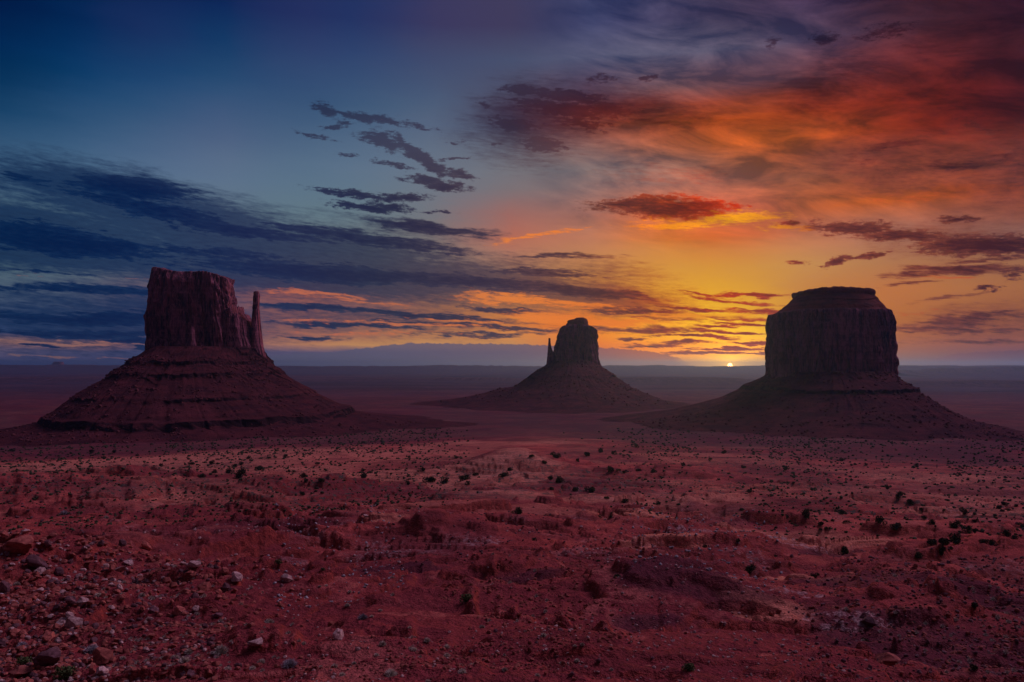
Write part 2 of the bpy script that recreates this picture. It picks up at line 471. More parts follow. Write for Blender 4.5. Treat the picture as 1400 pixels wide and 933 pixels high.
hill(1000, 905, 120, .08, 16, -24)
hill(1150, 690, 120, .10, 8, 0)
hill(240, 640, 120, .08, 6, 0)
hill(760, 690, 130, .07, 8, 0)
hill(500, 695, 70, .06, 9, 0)
HOLLOWS = [(1110, 745, 70, .16, -16, -20), (1040, 840, 90, .14, -14, 30), (470, 770, 120, .08, -12, 0), (690, 830, 90, .07, -14, -30), (250, 770, 90, .07, -10, 0)]
for a in HOLLOWS:
    hill(*a)


LEDGES = [  # (columns and rows along the brow of a ledge in the photograph, height px, depth of its tread as a share of distance)
 ([(-40, 652), (60, 650), (130, 658), (200, 661), (250, 668)], 9, .12), ([(-40, 702), (60, 692), (120, 684), (200, 673), (232, 665)], 10, .10),
 ([(70, 731), (150, 723), (200, 713), (262, 698), (275, 690)], 9, .09), ([(115, 690), (160, 688), (205, 684)], 6, .05), ([(-40, 676), (40, 670), (110, 668)], 8, .07),
 ([(275, 775), (320, 763), (360, 753), (405, 744)], 9, .10), ([(318, 803), (350, 795), (378, 791)], 13, .12), ([(295, 679), (350, 673), (388, 663)], 7, .06),
 ([(585, 730), (640, 720), (682, 716)], 8, .05), ([(635, 762), (700, 753), (738, 766)], 8, .05), ([(665, 792), (720, 777), (742, 764)], 9, .06),
 ([(638, 834), (680, 842), (722, 851)], 17, .14), ([(745, 838), (790, 851), (845, 869)], 14, .12), ([(883, 860), (925, 846), (966, 826)], 10, .14),
 ([(1178, 818), (1230, 832), (1305, 851)], 15, .10), ([(1160, 852), (1205, 858)], 12, .08), ([(80, 880), (118, 856), (182, 826)], 13, .18), ([(325, 908), (402, 899)], 14, .12),
 ([(1060, 935), (1085, 915), (1140, 911)], 12, .10), ([(1130, 706), (1200, 703), (1245, 698)], 4, .04), ([(855, 656), (920, 652), (965, 650)], 5, .05),
 ([(1015, 745), (1075, 753)], 9, .07), ([(955, 765), (1000, 770), (1075, 776)], 8, .06), ([(470, 744), (540, 742), (615, 748)], 8, .08), ([(195, 641), (265, 656)], 7, .06),
 ([(520, 800), (560, 790), (600, 788)], 9, .08), ([(420, 745), (470, 752), (520, 748)], 8, .07), ([(840, 780), (900, 772), (950, 765)], 7, .06), ([(1280, 765), (1340, 752), (1400, 760)], 12, .10),
 ([(500, 870), (560, 882), (620, 878)], 10, .09), ([(200, 800), (240, 792), (275, 800)], 10, .09), ([(560, 690), (620, 688), (670, 694)], 6, .05), ([(760, 715), (830, 722), (880, 715)], 6, .05)]
_LG = []
for pts, hh, tread in LEDGES:
    mrow = sum(q[1] for q in pts) / len(pts); pts = [(q[0], mrow + 0.6 * (q[1] - mrow)) for q in pts]; tread *= 1.5
    g = [gpt(*q) for q in pts]
    _LG.append((np.array([q[0] for q in pts], float), np.array([q[1] for q in g]), hh, tread))


def ledges(x, y):
    col_ = 700 + F * x / np.maximum(y, 1.0)
    out = np.zeros_like(x)
    wob = 0.022 * fbm(col_ / 26, y * 0 + 3.3, 4, 140)
    for k, (cx_, cy_, hh, tread) in enumerate(_LG):
        sel = (col_ > cx_[0] - 25) & (col_ < cx_[-1] + 25) & (y > cy_.min() * 0.9) & (y < cy_.max() * (1 + 4 * tread))
        if not np.any(sel):
            continue
        c_ = col_[sel]; yy = y[sel]
        yl = np.interp(c_, cx_, cy_) * (1 + wob[sel])
        q = yy / yl - 1
        ends = sst(c_, cx_[0] - 22, cx_[0] + 12) * (1 - sst(c_, cx_[-1] - 12, cx_[-1] + 22))
        hgt_ = 1.15 * hh * yl / F * (0.75 + 0.5 * vn(c_ / 14, c_ * 0 + k, 141))
        two = 0.6 * sst(q, 0, 0.005) + 0.4 * sst(q, 0.016, 0.021)
        out[sel] += ends * hgt_ * two * np.exp(-np.maximum(q - 0.02, 0) / tread) * (1 - 0.0)
    return out


def terrace(h, s, lo=0.78):
    q = h / s
    f = q - np.floor(q)
    return s * (np.floor(q) + 0.35 * f + 0.65 * sst(f, lo, 1.0))


_DOME = gpt(697, 636)


def ground(x, y, fine=True):
    r = np.hypot(x, y)
    front = sst(y / np.maximum(r, 1e-3), -0.2, 0.35)
    wx = x + 6 * vn(x / 31, y / 31, 40) + 0.05 * r * vn(x / (0.2 * r + 20), y / (0.2 * r + 20), 41)
    wy = y + 6 * vn(x / 31 + 9, y / 31 + 4, 42)
    h = profile(r)
    for (hx, hy, a, b, hh, t, sh) in HILLS:
        ux = (x - hx) * math.cos(t) + (y - hy) * math.sin(t); uy = -(x - hx) * math.sin(t) + (y - hy) * math.cos(t)
        q = (ux / a) ** 2 + (uy / b) ** 2
        near = q < 12
        if not np.any(near):
            continue
        h = h + np.where(near, hh * np.exp(-q ** (sh / 2.0)), 0)
    near = sst(r, 8, 60)
    band = near * (1 - sst(r, 420, 900))
    h = h + fbm(wx / 230, wy / 150, 3, 1) * (2.0 + 6.5 * sst(r, 90, 260)) * near * (1 - 0.6 * sst(r, 500, 1100))
    r1x, r1y = wx * 0.95 + wy * 0.3, wy * 0.95 - wx * 0.3
    r2x, r2y = wx * 0.9 - wy * 0.42, wy * 0.9 + wx * 0.42
    h = h - ridged(wx / 95, wy / 44, 3, 8) * 4.6 * sst(r, 50, 220) * (1 - 0.8 * sst(r, 380, 800))
    h = h - ridged(r1x / 34, r1y / 17, 3, 16) * 2.1 * sst(r, 12, 80) * (1 - sst(r, 420, 900))
    h = h - ridged(r2x / 12, r2y / 6.5, 3, 22) * 0.95 * sst(r, 10, 34) * (1 - 0.9 * sst(r, 220, 500))
    # scarps that wander across the slopes, but not over the smooth sand dome
    smooth = 1 - np.exp(-((x - _DOME[0]) / (0.07 * _DOME[1])) ** 2 - ((y - _DOME[1]) / (0.17 * _DOME[1])) ** 2)
    E = fbm(wx / 62, wy / 24, 4, 120) * 7.0
    h = h + smooth * (terrace(E, 1.9, 0.84) - 0.55 * E) * sst(r, 55, 130) * (1 - sst(r, 380, 650)) * 0.9
    E = fbm(wx / 17, wy / 7.5, 4, 126) * 2.4
    h = h + (terrace(E, 0.55, 0.86) - 0.55 * E) * sst(r, 14, 26) * (1 - sst(r, 110, 200)) * sst(fbm(x / 30, y / 20, 2, 131), -0.3, 0.1)
    # hard beds standing out as ledges
    n1 = fbm(wx / 26, wy / 26, 3, 30)
    hq = h + 0.9 * n1 + 0.03 * x
    mask = smooth * sst(fbm(wx / 95, wy / 95, 3, 50) + 0.25 * sst(r, 60, 200), -0.25, 0.1) * sst(r, 14, 40) * (1 - sst(r, 500, 950))
    big = terrace(hq, 3.1, 0.84) - hq
    sm = terrace(hq, 1.0, 0.84) - hq
    h = h + mask * (big * sst(r, 90, 240) * 1.0 + sm * (1 - 0.5 * sst(r, 150, 300)) * 0.85)
    h = h + ledges(x, y)
    # broad washes and low scarps of the far valley floor
    far = sst(r, 700, 1500)
    h = h + far * (fbm(x / 900, y / 420, 4, 60) * 7.0)
    hf = h + 4 * fbm(x / 700, y / 300, 3, 66)
    h = h + far * (terrace(hf, 6.0, 0.86) - hf) * 0.7
    if fine:
        rocky = 0.35 + 0.65 * sst(fbm(x / 26, y / 15, 3, 133), -0.15, 0.2)
        h = h + rocky * (ridged(x / 3.3, y / 2.6, 3, 70) * 0.30 + fbm(x / 1.1, y / 1.1, 3, 75) * 0.15) * sst(r, 5, 12) * (1 - sst(r, 120, 260))
        h = h + fbm(x / 0.35, y / 0.35, 2, 78) * 0.03 * (1 - sst(r, 40, 90))
    flat = profile(r)
    return flat + (h - flat) * front


def see(px, py, tmax=6000.0):                               # points of the ground seen at pixels (arrays)
    px = np.atleast_1d(np.asarray(px, float)); py = np.atleast_1d(np.asarray(py, float))
    ux = (px - 700) / F; uz = (500 - py) / F
    t = np.full(px.shape, 9.0); done = np.zeros(px.shape, bool); last = t.copy()
    while not done.all() and t.min() < tmax:
        tn = np.where(done, t, t * 1.008)
        below = uz * tn < ground(ux * tn, tn, False)
        last = np.where(done, last, t)
        t = tn
        done |= below | (t > tmax)
    for _ in range(7):                                      # refine
        mid = 0.5 * (last + t)
        b = uz * mid < ground(ux * mid, mid, False)
        t = np.where(b, mid, t); last = np.where(b, last, mid)
    return ux * t, t


# ---------------------------------------------------------------- materials
def material(name, rough=0.95):
    mt = bpy.data.materials.new(name); mt.use_nodes = True
    nt = mt.node_tree; nt.nodes.clear()
    global N, L
    N, L = nt.nodes, nt.links
    p = N.new('ShaderNodeBsdfPrincipled'); o = N.new('ShaderNodeOutputMaterial')
    L.new(p.outputs[0], o.inputs[0])
    p.inputs['Roughness'].default_value = rough
    p.inputs['Specular IOR Level'].default_value = 0.15
    mt.cycles.use_bump_map_correction = False
    return mt, p


def bump(p, height, strength=0.6, dist=1.0):
    b = N.new('ShaderNodeBump'); put(b.inputs['Height'], height)
    b.inputs['Strength'].default_value = strength; b.inputs['Distance'].default_value = dist
    L.new(b.outputs[0], p.inputs['Normal'])


def attr(name):
    n = N.new('ShaderNodeAttribute'); n.attribute_name = name
    return n.outputs['Fac']


def objpos():
    return N.new('ShaderNodeTexCoord').outputs['Object']


# ground: sand, red mud slopes, rock ledges, pale salts
M_ground, p = material('desert_ground')
pos = N.new('ShaderNodeNewGeometry').outputs['Position']
nor = N.new('ShaderNodeNewGeometry').outputs['Normal']
sp = N.new('ShaderNodeSeparateXYZ'); L.new(nor, sp.inputs[0]); nz = sp.outputs[2]
n_big = noise(pos, 0.012, 6, 0.6)
n_mid = noise(pos, 0.09, 6, 0.65)
n_small = noise(pos, 1.1, 5, 0.7)
n_grit = noise(pos, 7.0, 3, 0.75)
red = mixc(mr(n_mid, .38, .62), (0.34, 0.056, 0.052, 1), (0.50, 0.096, 0.082, 1))
red = mixc(mr(n_big, .42, .60), (0.22, 0.037, 0.044, 1), red)
sand = mixc(mr(n_small, .3, .7), (0.52, 0.16, 0.105, 1), (0.66, 0.25, 0.17, 1))
c = mixc(m('MULTIPLY', attr('sand'), mr(n_mid, .22, .48)), red, sand)
rock = mixc(mr(n_small, .35, .65), (0.15, 0.024, 0.022, 1), (0.34, 0.058, 0.045, 1))
c = mixc(attr('dome'), c, mixc(mr(n_small, .3, .7), (0.52, 0.19, 0.13, 1), (0.64, 0.26, 0.18, 1)))
spz = N.new('ShaderNodeSeparateXYZ'); L.new(pos, spz.inputs[0])
strata = noise(comb(m('MULTIPLY', spz.outputs[0], 0.03), m('MULTIPLY', spz.outputs[1], 0.03), m('MULTIPLY', spz.outputs[2], 1.1)), 1.0, 5, 0.7)
c = mixc(m('MULTIPLY', mr(strata, .50, .60), 0.55), c, (0.15, 0.027, 0.030, 1))
c = mixc(m('MULTIPLY', mr(strata, .43, .37), 0.35), c, (0.56, 0.18, 0.145, 1))
steep = mr(nz, 0.95, 0.76)
c = mixc(m('MULTIPLY', steep, 0.85), c, rock)
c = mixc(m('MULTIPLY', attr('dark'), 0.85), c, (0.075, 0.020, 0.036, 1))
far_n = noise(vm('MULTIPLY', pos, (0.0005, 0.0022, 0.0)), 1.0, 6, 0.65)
c = mixc(attr('plain'), c, mixc(mr(far_n, .40, .60), (0.022, 0.019, 0.040, 1), (0.075, 0.050, 0.080, 1)))  # bluish tint of the far plain, distance haze put into the ground colour
saltm = m('MULTIPLY', attr('salt'), mr(n_small, .47, .60))
c = mixc(saltm, c, (0.55, 0.38, 0.38, 1))
grit = mr(n_grit, .3, .72, 0.62, 1.30)
c = vm('MULTIPLY', c, comb(grit, grit, grit))
scr = noise(pos, 0.35, 5, 0.8)
c = mixc(m('MULTIPLY', attr('scrub'), mr(scr, .52, .60)), c, (0.075, 0.075, 0.06, 1))
L.new(c, p.inputs['Base Color'])
hgt = m('ADD', m('MULTIPLY', n_small, 0.45), m('MULTIPLY', n_grit, 0.09))
hgt = m('ADD', hgt, m('MULTIPLY', noise(pos, 0.3, 6, 0.7), 0.9))
bump(p, hgt, 1.0, 1.0)


def butte_mat(name, lo, hi, streaks=True, bare=None):
    mt, p = material(name)
    pos = objpos()
    s = N.new('ShaderNodeSeparateXYZ'); L.new(pos, s.inputs[0])
    zz = s.outputs[2]
    if streaks:
        v = vm('MULTIPLY', pos, (1, 1, 0.10))
        a = noise(v, 0.15, 7, 0.68); b = noise(pos, 0.05, 5, 0.6); f = noise(v, 0.6, 5, 0.7)
    else:
        v = vm('MULTIPLY', pos, (1, 1, 5.0))
        a = noise(v, 0.03, 6, 0.65); b = noise(pos, 0.02, 5, 0.6); f = noise(pos, 0.5, 5, 0.75)
    c = mixc(mr(m('ADD', m('MULTIPLY', a, 0.6), m('MULTIPLY', f, 0.4)), .40, .60), lo + (1,), hi + (1,))
    c = mixc(m('MULTIPLY', mr(b, .5, .66), 0.5), c, tuple(q * 1.35 for q in hi) + (1,))
    beds = noise(comb(0.0, 0.0, m('ADD', zz, m('MULTIPLY', b, 6.0))), 0.22, 4, 0.7)
    g = mr(beds, .35, .65, 0.80, 1.15)
    c = vm('MULTIPLY', c, comb(g, g, g))
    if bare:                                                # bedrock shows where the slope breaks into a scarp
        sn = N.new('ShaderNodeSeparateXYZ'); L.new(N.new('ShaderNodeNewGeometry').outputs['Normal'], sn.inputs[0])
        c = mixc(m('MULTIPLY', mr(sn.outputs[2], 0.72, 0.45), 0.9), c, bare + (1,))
    L.new(c, p.inputs['Base Color'])
    bump(p, m('ADD', m('MULTIPLY', a, 6.0 if streaks else 1.0), m('MULTIPLY', f, 2.0)), 1.0, 1.6)
    return mt


M_cliff = butte_mat('red_sandstone_cliff', (0.034, 0.014, 0.030), (0.39, 0.145, 0.195))
M_cap = butte_mat('dark_caprock', (0.11, 0.028, 0.026), (0.26, 0.062, 0.048), False)
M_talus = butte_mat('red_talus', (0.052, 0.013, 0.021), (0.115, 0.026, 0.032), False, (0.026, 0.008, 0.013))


def simple_mat(name, a, b, scale=3.0, bmp=0.3, det=5):
    mt, p = material(name)
    pos = objpos()
    inf = N.new('ShaderNodeObjectInfo').outputs['Random']
    n = noise(pos, scale, det, 0.7)
    c = mixc(mr(n, .32, .68), a + (1,), b + (1,))
    g = m('ADD', 0.75, m('MULTIPLY', inf, 0.5))
    c = vm('MULTIPLY', c, comb(g, g, g))
    L.new(c, p.inputs['Base Color'])
    bump(p, n, bmp, 0.1)
    return mt


M_rock_red = simple_mat('red_boulder', (0.20, 0.05, 0.045), (0.42, 0.13, 0.10), 2.5)
M_rock_pale = simple_mat('pale_boulder', (0.24, 0.13, 0.125), (0.56, 0.40, 0.37), 2.5)
M_block = simple_mat('talus_block', (0.06, 0.018, 0.024), (0.22, 0.07, 0.075), 0.6)
M_rock_dark = simple_mat('dark_boulder', (0.10, 0.042, 0.050), (0.20, 0.10, 0.115), 2.5)
M_juniper = simple_mat('juniper_foliage', (0.020, 0.028, 0.016), (0.055, 0.065, 0.032), 1.5, 0.0)
M_green = simple_mat('green_bush_foliage', (0.05, 0.085, 0.03), (0.12, 0.16, 0.06), 3.0, 0.0)
M_bark = simple_mat('bark', (0.06, 0.045, 0.035), (0.14, 0.10, 0.08), 8.0)
M_tuft = simple_mat('dry_pale_blades', (0.42, 0.38, 0.32), (0.72, 0.66, 0.56), 6.0, 0.0)
M_sage = simple_mat('grey_sage_twigs', (0.22, 0.22, 0.25), (0.42, 0.42, 0.45), 6.0, 0.0)

# ================================================================ ground sheet
NA, NR = 1250, 860
a_in = np.linspace(-0.66, 0.66, NA)
a_out = np.linspace(0.66, 2 * math.pi - 0.66, 180)[1:-1]
ang_all = np.concatenate([a_in, a_out])
rr = np.concatenate([np.array([0.4, 1.2]), np.exp(np.linspace(math.log(2.5), math.log(15), 24))[:-1],
                     np.exp(np.linspace(math.log(15), math.log(1100), NR))[:-1],
                     np.exp(np.linspace(math.log(1100), math.log(15000), 190)), [19000, 26000, 36000]])
Rg, Ag = np.meshgrid(rr, ang_all, indexing='ij')
Rj = Rg * (1 + 0.0)
GX = (Rj * np.sin(Ag)).ravel(); GY = (Rj * np.cos(Ag)).ravel()
GZ = ground(GX, GY)
RR = np.hypot(GX, GY)
# material masks
PXg = 700 + F * GX / np.maximum(GY, 1.0)
PYg = None
MASKS = {
 'sand': [(697, 630, 58, .16), (1100, 735, 120, .10, -10), (1050, 830, 45, .07, 30), (880, 700, 160, .05), (520, 703, 45, .04), (590, 650, 250, .14),
          (300, 625, 300, .20), (1300, 700, 110, .06), (900, 745, 60, .04), (820, 680, 200, .05), (1100, 790, 50, .08, 10)],
 'salt': [(930, 722, 60, .010), (1090, 745, 50, .012, -20), (1080, 815, 60, .012, -20), (1130, 845, 50, .012), (1170, 850, 60, .015), (660, 735, 25, .03), (1065, 735, 50, .01)],
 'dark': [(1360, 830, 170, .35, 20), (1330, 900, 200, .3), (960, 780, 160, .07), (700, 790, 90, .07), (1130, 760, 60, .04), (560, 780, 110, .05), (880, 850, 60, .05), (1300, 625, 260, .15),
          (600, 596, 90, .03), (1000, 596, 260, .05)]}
MASKS['dome'] = [(697, 630, 60, .10)]
MORDER = [(k, q) for k, l_ in MASKS.items() for q in l_]
mx_, my_ = see([q[0] for _, q in MORDER], [q[1] for _, q in MORDER])
def around(k, x, y, q):
    a, b = q[2], q[3]; t = math.radians(q[4]) if len(q) > 4 else 0.0
    rx = a * y / F; ry = b * y
    ux = (GX - x) * math.cos(t) + (GY - y) * math.sin(t); uy = -(GX - x) * math.sin(t) + (GY - y) * math.cos(t)
    w = 0.45 * fbm(GX / (0.09 * y), GY / (0.09 * y), 3, 80)
    return 1 - sst(np.hypot(ux / rx, uy / ry) + w, 0.6, 1.15)
sandm = 0.55 * sst(fbm(GX / 70, GY / 70, 4, 81), 0.0, 0.5) * sst(RR, 60, 200)
sandm += 0.5 * sst(fbm(GX / 160, GY / 90, 4, 83), -0.1, 0.35) * sst(RR, 260, 420) * (1 - sst(RR, 1300, 2200))
saltm_ = 0.28 * sst(ridged(GX / 26, GY / 26, 3, 85), 0.55, 0.8) * (1 - sst(RR, 350, 500)) * sst(RR, 25, 60) * sst(fbm(GX / 60, GY / 60, 2, 86), 0.0, 0.3)
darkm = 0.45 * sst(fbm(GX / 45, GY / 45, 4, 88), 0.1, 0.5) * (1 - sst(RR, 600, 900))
MK = {'dome': sandm * 0, 'sand': sandm, 'salt': saltm_, 'dark': darkm}
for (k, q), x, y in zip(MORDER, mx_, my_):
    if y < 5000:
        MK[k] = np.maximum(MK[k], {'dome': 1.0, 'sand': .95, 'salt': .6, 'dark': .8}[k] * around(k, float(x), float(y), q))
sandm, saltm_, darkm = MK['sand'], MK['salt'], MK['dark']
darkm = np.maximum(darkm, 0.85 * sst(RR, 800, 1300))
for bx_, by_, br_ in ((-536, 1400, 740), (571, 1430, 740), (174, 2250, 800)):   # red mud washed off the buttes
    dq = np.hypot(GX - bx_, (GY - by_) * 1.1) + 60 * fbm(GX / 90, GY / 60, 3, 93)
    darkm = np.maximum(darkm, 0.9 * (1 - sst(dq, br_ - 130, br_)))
scrm = sst(RR, 170, 300) * (1 - sst(RR, 1800, 3000)) * sst(fbm(GX / 130, GY / 130, 3, 90), -0.35, 0.1)
na, nr = len(ang_all), len(rr)
idx = np.arange(na * nr).reshape(nr, na)
i2 = np.roll(idx, -1, axis=1)
F4 = np.stack([idx[:-1].ravel(), i2[:-1].ravel(), i2[1:].ravel(), idx[1:].ravel()], 1)
GV = np.stack([GX, GY, GZ], 1)
ctr = len(GV)
GV = np.vstack([GV, [[0, 0, float(GZ[:na].mean())]]])
cap = np.stack([np.full(na, ctr), i2[0], idx[0], np.full(na, ctr)], 1)
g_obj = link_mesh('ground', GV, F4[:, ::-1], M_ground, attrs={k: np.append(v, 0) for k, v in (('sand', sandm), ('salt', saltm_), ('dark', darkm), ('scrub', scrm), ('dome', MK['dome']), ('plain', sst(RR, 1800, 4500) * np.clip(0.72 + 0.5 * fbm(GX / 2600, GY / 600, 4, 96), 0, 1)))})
tag(g_obj, kind='structure')

# ================================================================ buttes
def loft(rings, nt, cx, cyy, wall=0.0, seed=0, expo=2.0, top=None, zstep=1.0, crack=0.0, gully=0.0, rough=0.0, close=True, back=0.0, topdome=1.5, bed=0.0, bedlen=7.0):
    """rings: (z, left, right, front) half extents, bottom to top; returns verts, quads. A closed solid with weathered sides."""
    R = np.array(rings, float)
    zs = [R[0, 0]]
    for a, b in zip(R[:-1], R[1:]):
        L_ = max(abs(b[0] - a[0]), abs(b[1] - a[1]) * 0.6, abs(b[3] - a[3]) * 0.6)
        n = max(1, int(math.ceil(L_ / zstep)))
        zs += list(np.linspace(a[0], b[0], n + 1)[1:]) if b[0] != a[0] else [b[0] + 1e-3]
    zs = np.array(zs)
    tt = np.arange(len(R)); q = np.interp(zs, R[:, 0], tt)
    lf = np.interp(q, tt, R[:, 1]); rt = np.interp(q, tt, R[:, 2]); fr = np.interp(q, tt, R[:, 3])
    def smo(a_):
        w_ = int(max(3, 26 / max(zstep, .1))) // 2 * 2; k_ = np.hanning(w_ + 3); k_ /= k_.sum()
        return np.convolve(np.pad(a_, (w_ // 2 + 1, w_ // 2 + 1), mode='edge'), k_, mode='valid')[:len(a_)]
    th = np.linspace(0, 2 * math.pi, nt, endpoint=False)
    ct, st = np.cos(th), np.sin(th)
    e = 2.0 / expo
    ux = np.sign(ct) * np.abs(ct) ** e; uy = np.sign(st) * np.abs(st) ** e
    Z, TH = np.meshgrid(zs, th, indexing='ij')
    UX = np.broadcast_to(ux, Z.shape); UY = np.broadcast_to(uy, Z.shape)
    HX = np.where(UX > 0, rt[:, None], lf[:, None])
    FRm = np.broadcast_to(fr[:, None], Z.shape)
    if gully:                                                # scarps break off and start again round the slope
        c8 = 9 / (2 * math.pi)
        bm = sst(fbm(seed + c8 * np.cos(TH) * 1.6 + Z / 60, c8 * np.sin(TH) * 1.6 + Z / 45, 3, 77), -0.18, 0.14) * (1 - sst(Z, zs[-1] - 22, zs[-1] - 8))
        HX = np.where(UX > 0, smo(rt)[:, None] * (1 - bm) + rt[:, None] * bm, smo(lf)[:, None] * (1 - bm) + lf[:, None] * bm)
        FRm = smo(fr)[:, None] * (1 - bm) + fr[:, None] * bm
    Xp = UX * HX; Yp = UY * FRm
    peri = float(np.mean(lf + rt + 2 * fr)) * 1.55
    S = (TH / (2 * math.pi)) * peri                          # metres along the wall
    size = 0.5 * (HX + fr[:, None])
    nlen = np.hypot(UX / np.maximum(HX, .1), UY / np.maximum(fr[:, None], .1)) + 1e-6
    nx, ny = UX / np.maximum(HX, .1) / nlen, UY / np.maximum(fr[:, None], .1) / nlen
    def per(lam, zl, k, fn=vn, **kw):                        # noise that closes round the perimeter
        c = max(3, round(peri / lam)); rad = c / (2 * math.pi)
        return fn(seed * 7.3 + rad * np.cos(TH) + Z / zl * 0.7, seed * 3.1 + rad * np.sin(TH) + Z / zl, k, **kw) if fn is vn else fn(seed * 7.3 + rad * np.cos(TH) + Z / zl * 0.7, seed * 3.1 + rad * np.sin(TH) + Z / zl, 3, k)
    d = np.zeros_like(Z)
    if crack:
        d += crack * (1.1 * per(42, 260, 3) + 0.9 * np.minimum(0, per(24, 170, 5) + 0.15) * 1.6 - 0.9 * sst(1 - np.abs(per(15, 150, 9)), 0.80, 1.0)
                      + 0.45 * per(8, 60, 12) - 0.55 * sst(1 - np.abs(per(7, 90, 15)), 0.8, 1.0) + 0.2 * per(3.2, 16, 18))
        d += crack * 0.35 * per(18, 14, 21)
    if crack:
        d -= crack * 0.3
    if gully:
        d -= gully * 0.35 * size / size.max()
        d += gully * size / size.max() * (1.0 * per(70, 400, 23) - 0.7 * sst(1 - np.abs(per(26, 200, 25)), 0.6, 1.0) + 0.35 * per(11, 40, 28))
    if rough:
        d += rough * (per(9, 6, 31) + 0.6 * per(4, 3, 33))
    if bed:
        bz = vn(Z / bedlen + 3 * per(60, 300, 41), np.full_like(Z, seed + .5), 43)
        d += bed * (sst(bz, -0.15, 0.15) - 0.5) * (0.6 + 0.8 * sst(per(35, 90, 45), -0.4, 0.3))
    Xp = Xp + nx * d; Yp = Yp + ny * d
    Zp = Z.copy()
    z0, z1 = zs[0], zs[-1]
    if gully:
        Zp = Zp + (4.5 * per(120, 500, 51) + 1.6 * per(30, 200, 53)) * (1 - sst(Z, z1 - 30, z1 - 5))
    if top is not None:                                      # uneven brow: top height as a function of the place across
        k = sst((Z - z0) / (z1 - z0), 0.55, 1.0)
        tz = np.interp(Xp, top[0], top[1]) + 1.5 * vn(Xp / 7, Yp / 7, 35) + 0.7 * vn(Xp / 2.5, Yp / 2.5, 36)
        Zp = Z + k * (tz - z1)
    V = np.stack([cx + Xp, cyy + Yp, Zp], -1)
    nz_, nt_ = Z.shape
    ids = np.arange(nz_ * nt_).reshape(nz_, nt_); nx_ = np.roll(ids, -1, 1)
    Q = [np.stack([ids[:-1].ravel(), nx_[:-1].ravel(), nx_[1:].ravel(), ids[1:].ravel()], 1)]
    V = V.reshape(-1, 3)
    if close:                                                # top surface as shrinking rings
        cxm = cx + float(Xp[-1].mean()); cym = cyy + float(Yp[-1].mean())
        prev = ids[-1]; base = len(V); last = V[prev].copy(); extra = []
        fr_ = [0.93, 0.8, 0.62, 0.42, 0.22, 0.05]
        for j, s_ in enumerate(fr_):
            x_ = cxm + (last[:, 0] - cxm) * s_; y_ = cym + (last[:, 1] - cym) * s_
            if top is not None:
                z_ = np.interp(x_ - cx, top[0], top[1]) + 1.5 * vn((x_ - cx) / 7, (y_ - cyy) / 7, 35) + topdome * (1 - s_)
            else:
                z_ = last[:, 2] * 0 + last[:, 2].mean() + 0.8 * vn(x_ / 7, y_ / 7, 37) + topdome * (1 - s_)
            extra.append(np.stack([x_, y_, z_], 1))
            cur = np.arange(base, base + nt_); base += nt_
            Q.append(np.stack([prev, np.roll(prev, -1), np.roll(cur, -1), cur], 1)); prev = cur
        V = np.vstack([V] + extra)
    return V, np.concatenate(Q)


class Butte:
    def __init__(self, D, pxc, name, label):
        self.D, self.pxc, self.s = D, pxc, D / F
        self.x0 = (pxc - 700) * self.s
        self.e = tag(empty(name, (self.x0, D, -104)), label, 'butte')

    def rings(self, lst, depth):                             # (row, left column, right column[, depth factor]) -> metres round the centre
        out = []
        for q in lst:
            row, l, r = q[:3]
            k = q[3] if len(q) > 3 else 1.0
            out.append(((500 - row) * self.s, l, r, k))
        return out

    def part(self, name, mat, rows, depth, nt, pxm=None, dy=0.0, **kw):
        """rows bottom to top: (row, left col, right col)"""
        rows = [tuple(q) for q in rows]
        mid = pxm if pxm is not None else 0.5 * (rows[-1][1] + rows[-1][2])
        rg = []
        for q in rows:
            row, l, r = q[:3]
            dd = q[3] if len(q) > 3 else depth
            bb = dd * self.s * 1.05; D_ = self.D + dy; m1, m2 = (l - 700) / F, (r - 700) / F
            Xc, a_ = 0.5 * (m1 + m2) * D_, 0.5 * (m2 - m1) * D_
            for _ in range(12):                              # ellipse whose tangents from the viewpoint are the seen edges
                s1 = math.sqrt(a_ * a_ + (m1 * bb) ** 2); s2 = math.sqrt(a_ * a_ + (m2 * bb) ** 2)
                Xc = 0.5 * ((m1 * D_ + s1) + (m2 * D_ - s2))
                a_ = max(0.4 * self.s, math.sqrt(max(0.5 * ((Xc - m1 * D_) ** 2 + (m2 * D_ - Xc) ** 2 - (m1 * bb) ** 2 - (m2 * bb) ** 2), 0)))
            cxm_ = (mid - 700) / F * D_
            rg.append(((500 - row) * self.s, cxm_ - (Xc - a_), (Xc + a_) - cxm_, dd * self.s))
        cx = (mid - 700) / F * (self.D + dy)
        top = kw.pop('top', None)
        if top is not None:
            kw['top'] = (np.array([(t[0] - mid) * self.s for t in top]), np.array([(500 - t[1]) * self.s for t in top]))
        V, Q = loft(rg, nt, cx, self.D + dy, **kw)
        V = V - np.array([self.x0, self.D, -104.0])
        return link_mesh(name, V, Q, mat, self.e)


